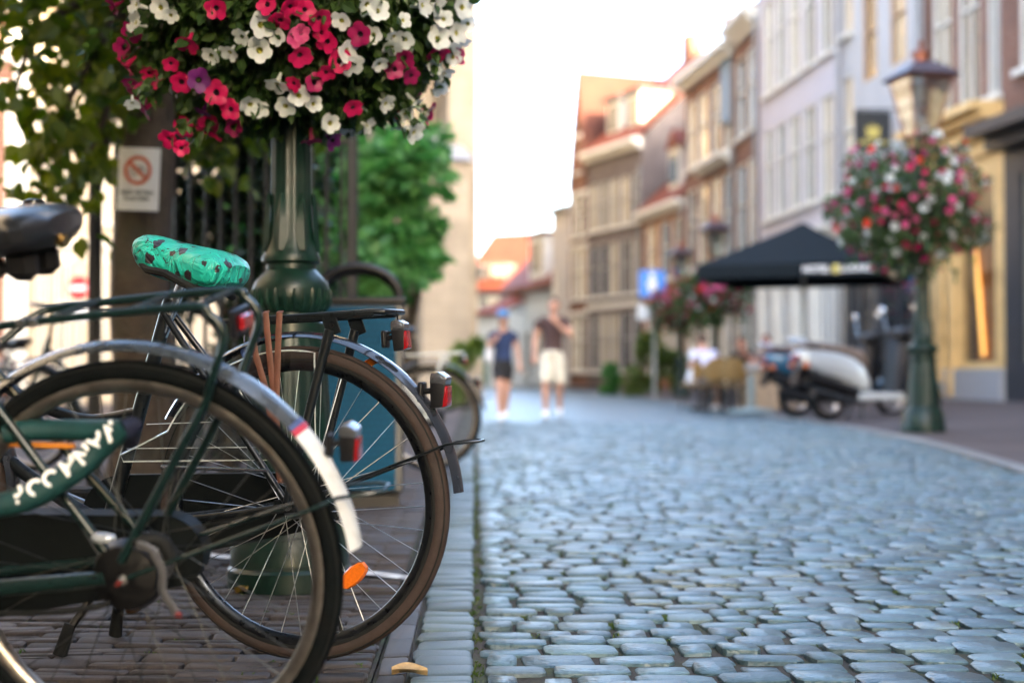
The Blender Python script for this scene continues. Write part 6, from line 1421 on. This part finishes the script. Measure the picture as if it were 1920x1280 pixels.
wom = dict(pelvis=(0, 0, .96), chest=(0, 0, 1.32), neck=(0, -.02, 1.52), head=(0, -.03, 1.66), face=(-.1, -.99, 0), shl=(-.17, 0, 1.43), shr=(.17, 0, 1.43), ell=(-.24, -.04, 1.18), wrl=(-.16, -.22, 1.30), elr=(.24, .02, 1.16), wrr=(.27, -.05, .92),
           hipl=(-.085, 0, .90), hipr=(.085, 0, .90), knl=(-.06, -.14, .50), anl=(-.05, -.12, .085), knr=(.06, .02, .49), anr=(.05, .22, .13))
def cap_bag(t, j):
    b = MB(); h_ = j['head']; b.lathe([(.108, 0), (.108, .03), (.098, .075), (.06, .115), (.0, .125)], 20, h_ + Vector((0, .008, .035))); b.prism([(-.085, -.06), (.085, -.06), (.07, -.19), (0, -.21), (-.07, -.19)], .035, .05, 'z', c=h_); b.build('cap', pm('blue_cap', (.05, .17, .36), .7), t)
    b = MB(); b.box(j['pelvis'] + Vector((-.24, -.04, .10)), (.10, .20, .24), b=.03); bg = b.build('shoulder_bag', pm('white_canvas', (.6, .6, .62), .7), t); b = MB(); b.tube(smoothpts([j['pelvis'] + Vector((-.24, -.04, .2)), j['chest'] + Vector((-.1, -.135, 0)), j['shr'] + Vector((-.06, 0, .07)), j['chest'] + Vector((-.05, .14, 0)), j['pelvis'] + Vector((-.24, 0, .2))], 5), .012, 6); b.build('strap', plastic, bg)
q_ = V(943, 19.6); person('walking person in blue cap, navy top and black shorts with white bag', q_, R(4), wom, (cloth('navy_cotton', (.012, .028, .085)), cloth('black_cotton', (.010, .010, .012)), signwhite, cloth('dark_hair', (.035, .022, .016))), 1.50, 'long', .5, .6, extra=cap_bag)
def seated(lean=0, elb=0):
    y = -lean
    return dict(pelvis=(0, 0, .53), chest=(0, y * .7, .90), neck=(0, y * 1.0 - .02, 1.09), head=(0, y * 1.15 - .04, 1.22), face=(0, -1, 0), shl=(-.185, y * .9, 1.0), shr=(.185, y * .9, 1.0), ell=(-.24, y - .10, .76), wrl=(-.13, y - .30, .78), elr=(.24, y - .10, .76), wrr=(.13, y - .30, .80 + elb),
                hipl=(-.09, -.03, .53), hipr=(.09, -.03, .53), knl=(-.11, -.44, .52), anl=(-.11, -.42, .085), knr=(.11, -.44, .52), anr=(.11, -.38, .085))
def sit(label, p, rz, J, cols, **kw):
    return person(label, p, rz, J, cols, 1.72, **kw)
grey_t = cloth('grey_trousers', (.10, .10, .12))
sit('seated person in bright white T-shirt at the left end of the terrace', p3, R(120), seated(.12), (cloth('white_cotton', (.78, .78, .78)), cloth('pale_shorts', (.5, .48, .48)), signwhite, cloth('brown_hair', (.09, .055, .035))), short_leg=.9)
sit('seated person in pale lilac shirt bending over the terrace table', p4, R(205), seated(.30), (cloth('lilac_cotton', (.58, .58, .76)), grey_t, plastic, cloth('brown_hair', (.09, .055, .035))), short_leg=1.5)
sit('seated person dressed in black with dark hair on the terrace', p5_, R(-25), seated(.1, .3), (cloth('black_cotton', (.010, .010, .012)), cloth('black_cotton', (.010, .010, .012)), plastic, cloth('dark_hair', (.035, .022, .016))), short_leg=1.5, hair='long', skinm=skin2)
sit('seated person in brown top with arms on the table beside the planter', p6_, R(-8), seated(.08, .1), (cloth('taupe_cotton', (.17, .12, .105)), grey_t, plastic, cloth('reddish_hair', (.16, .06, .04))), short_leg=1.5, skinm=skin2)
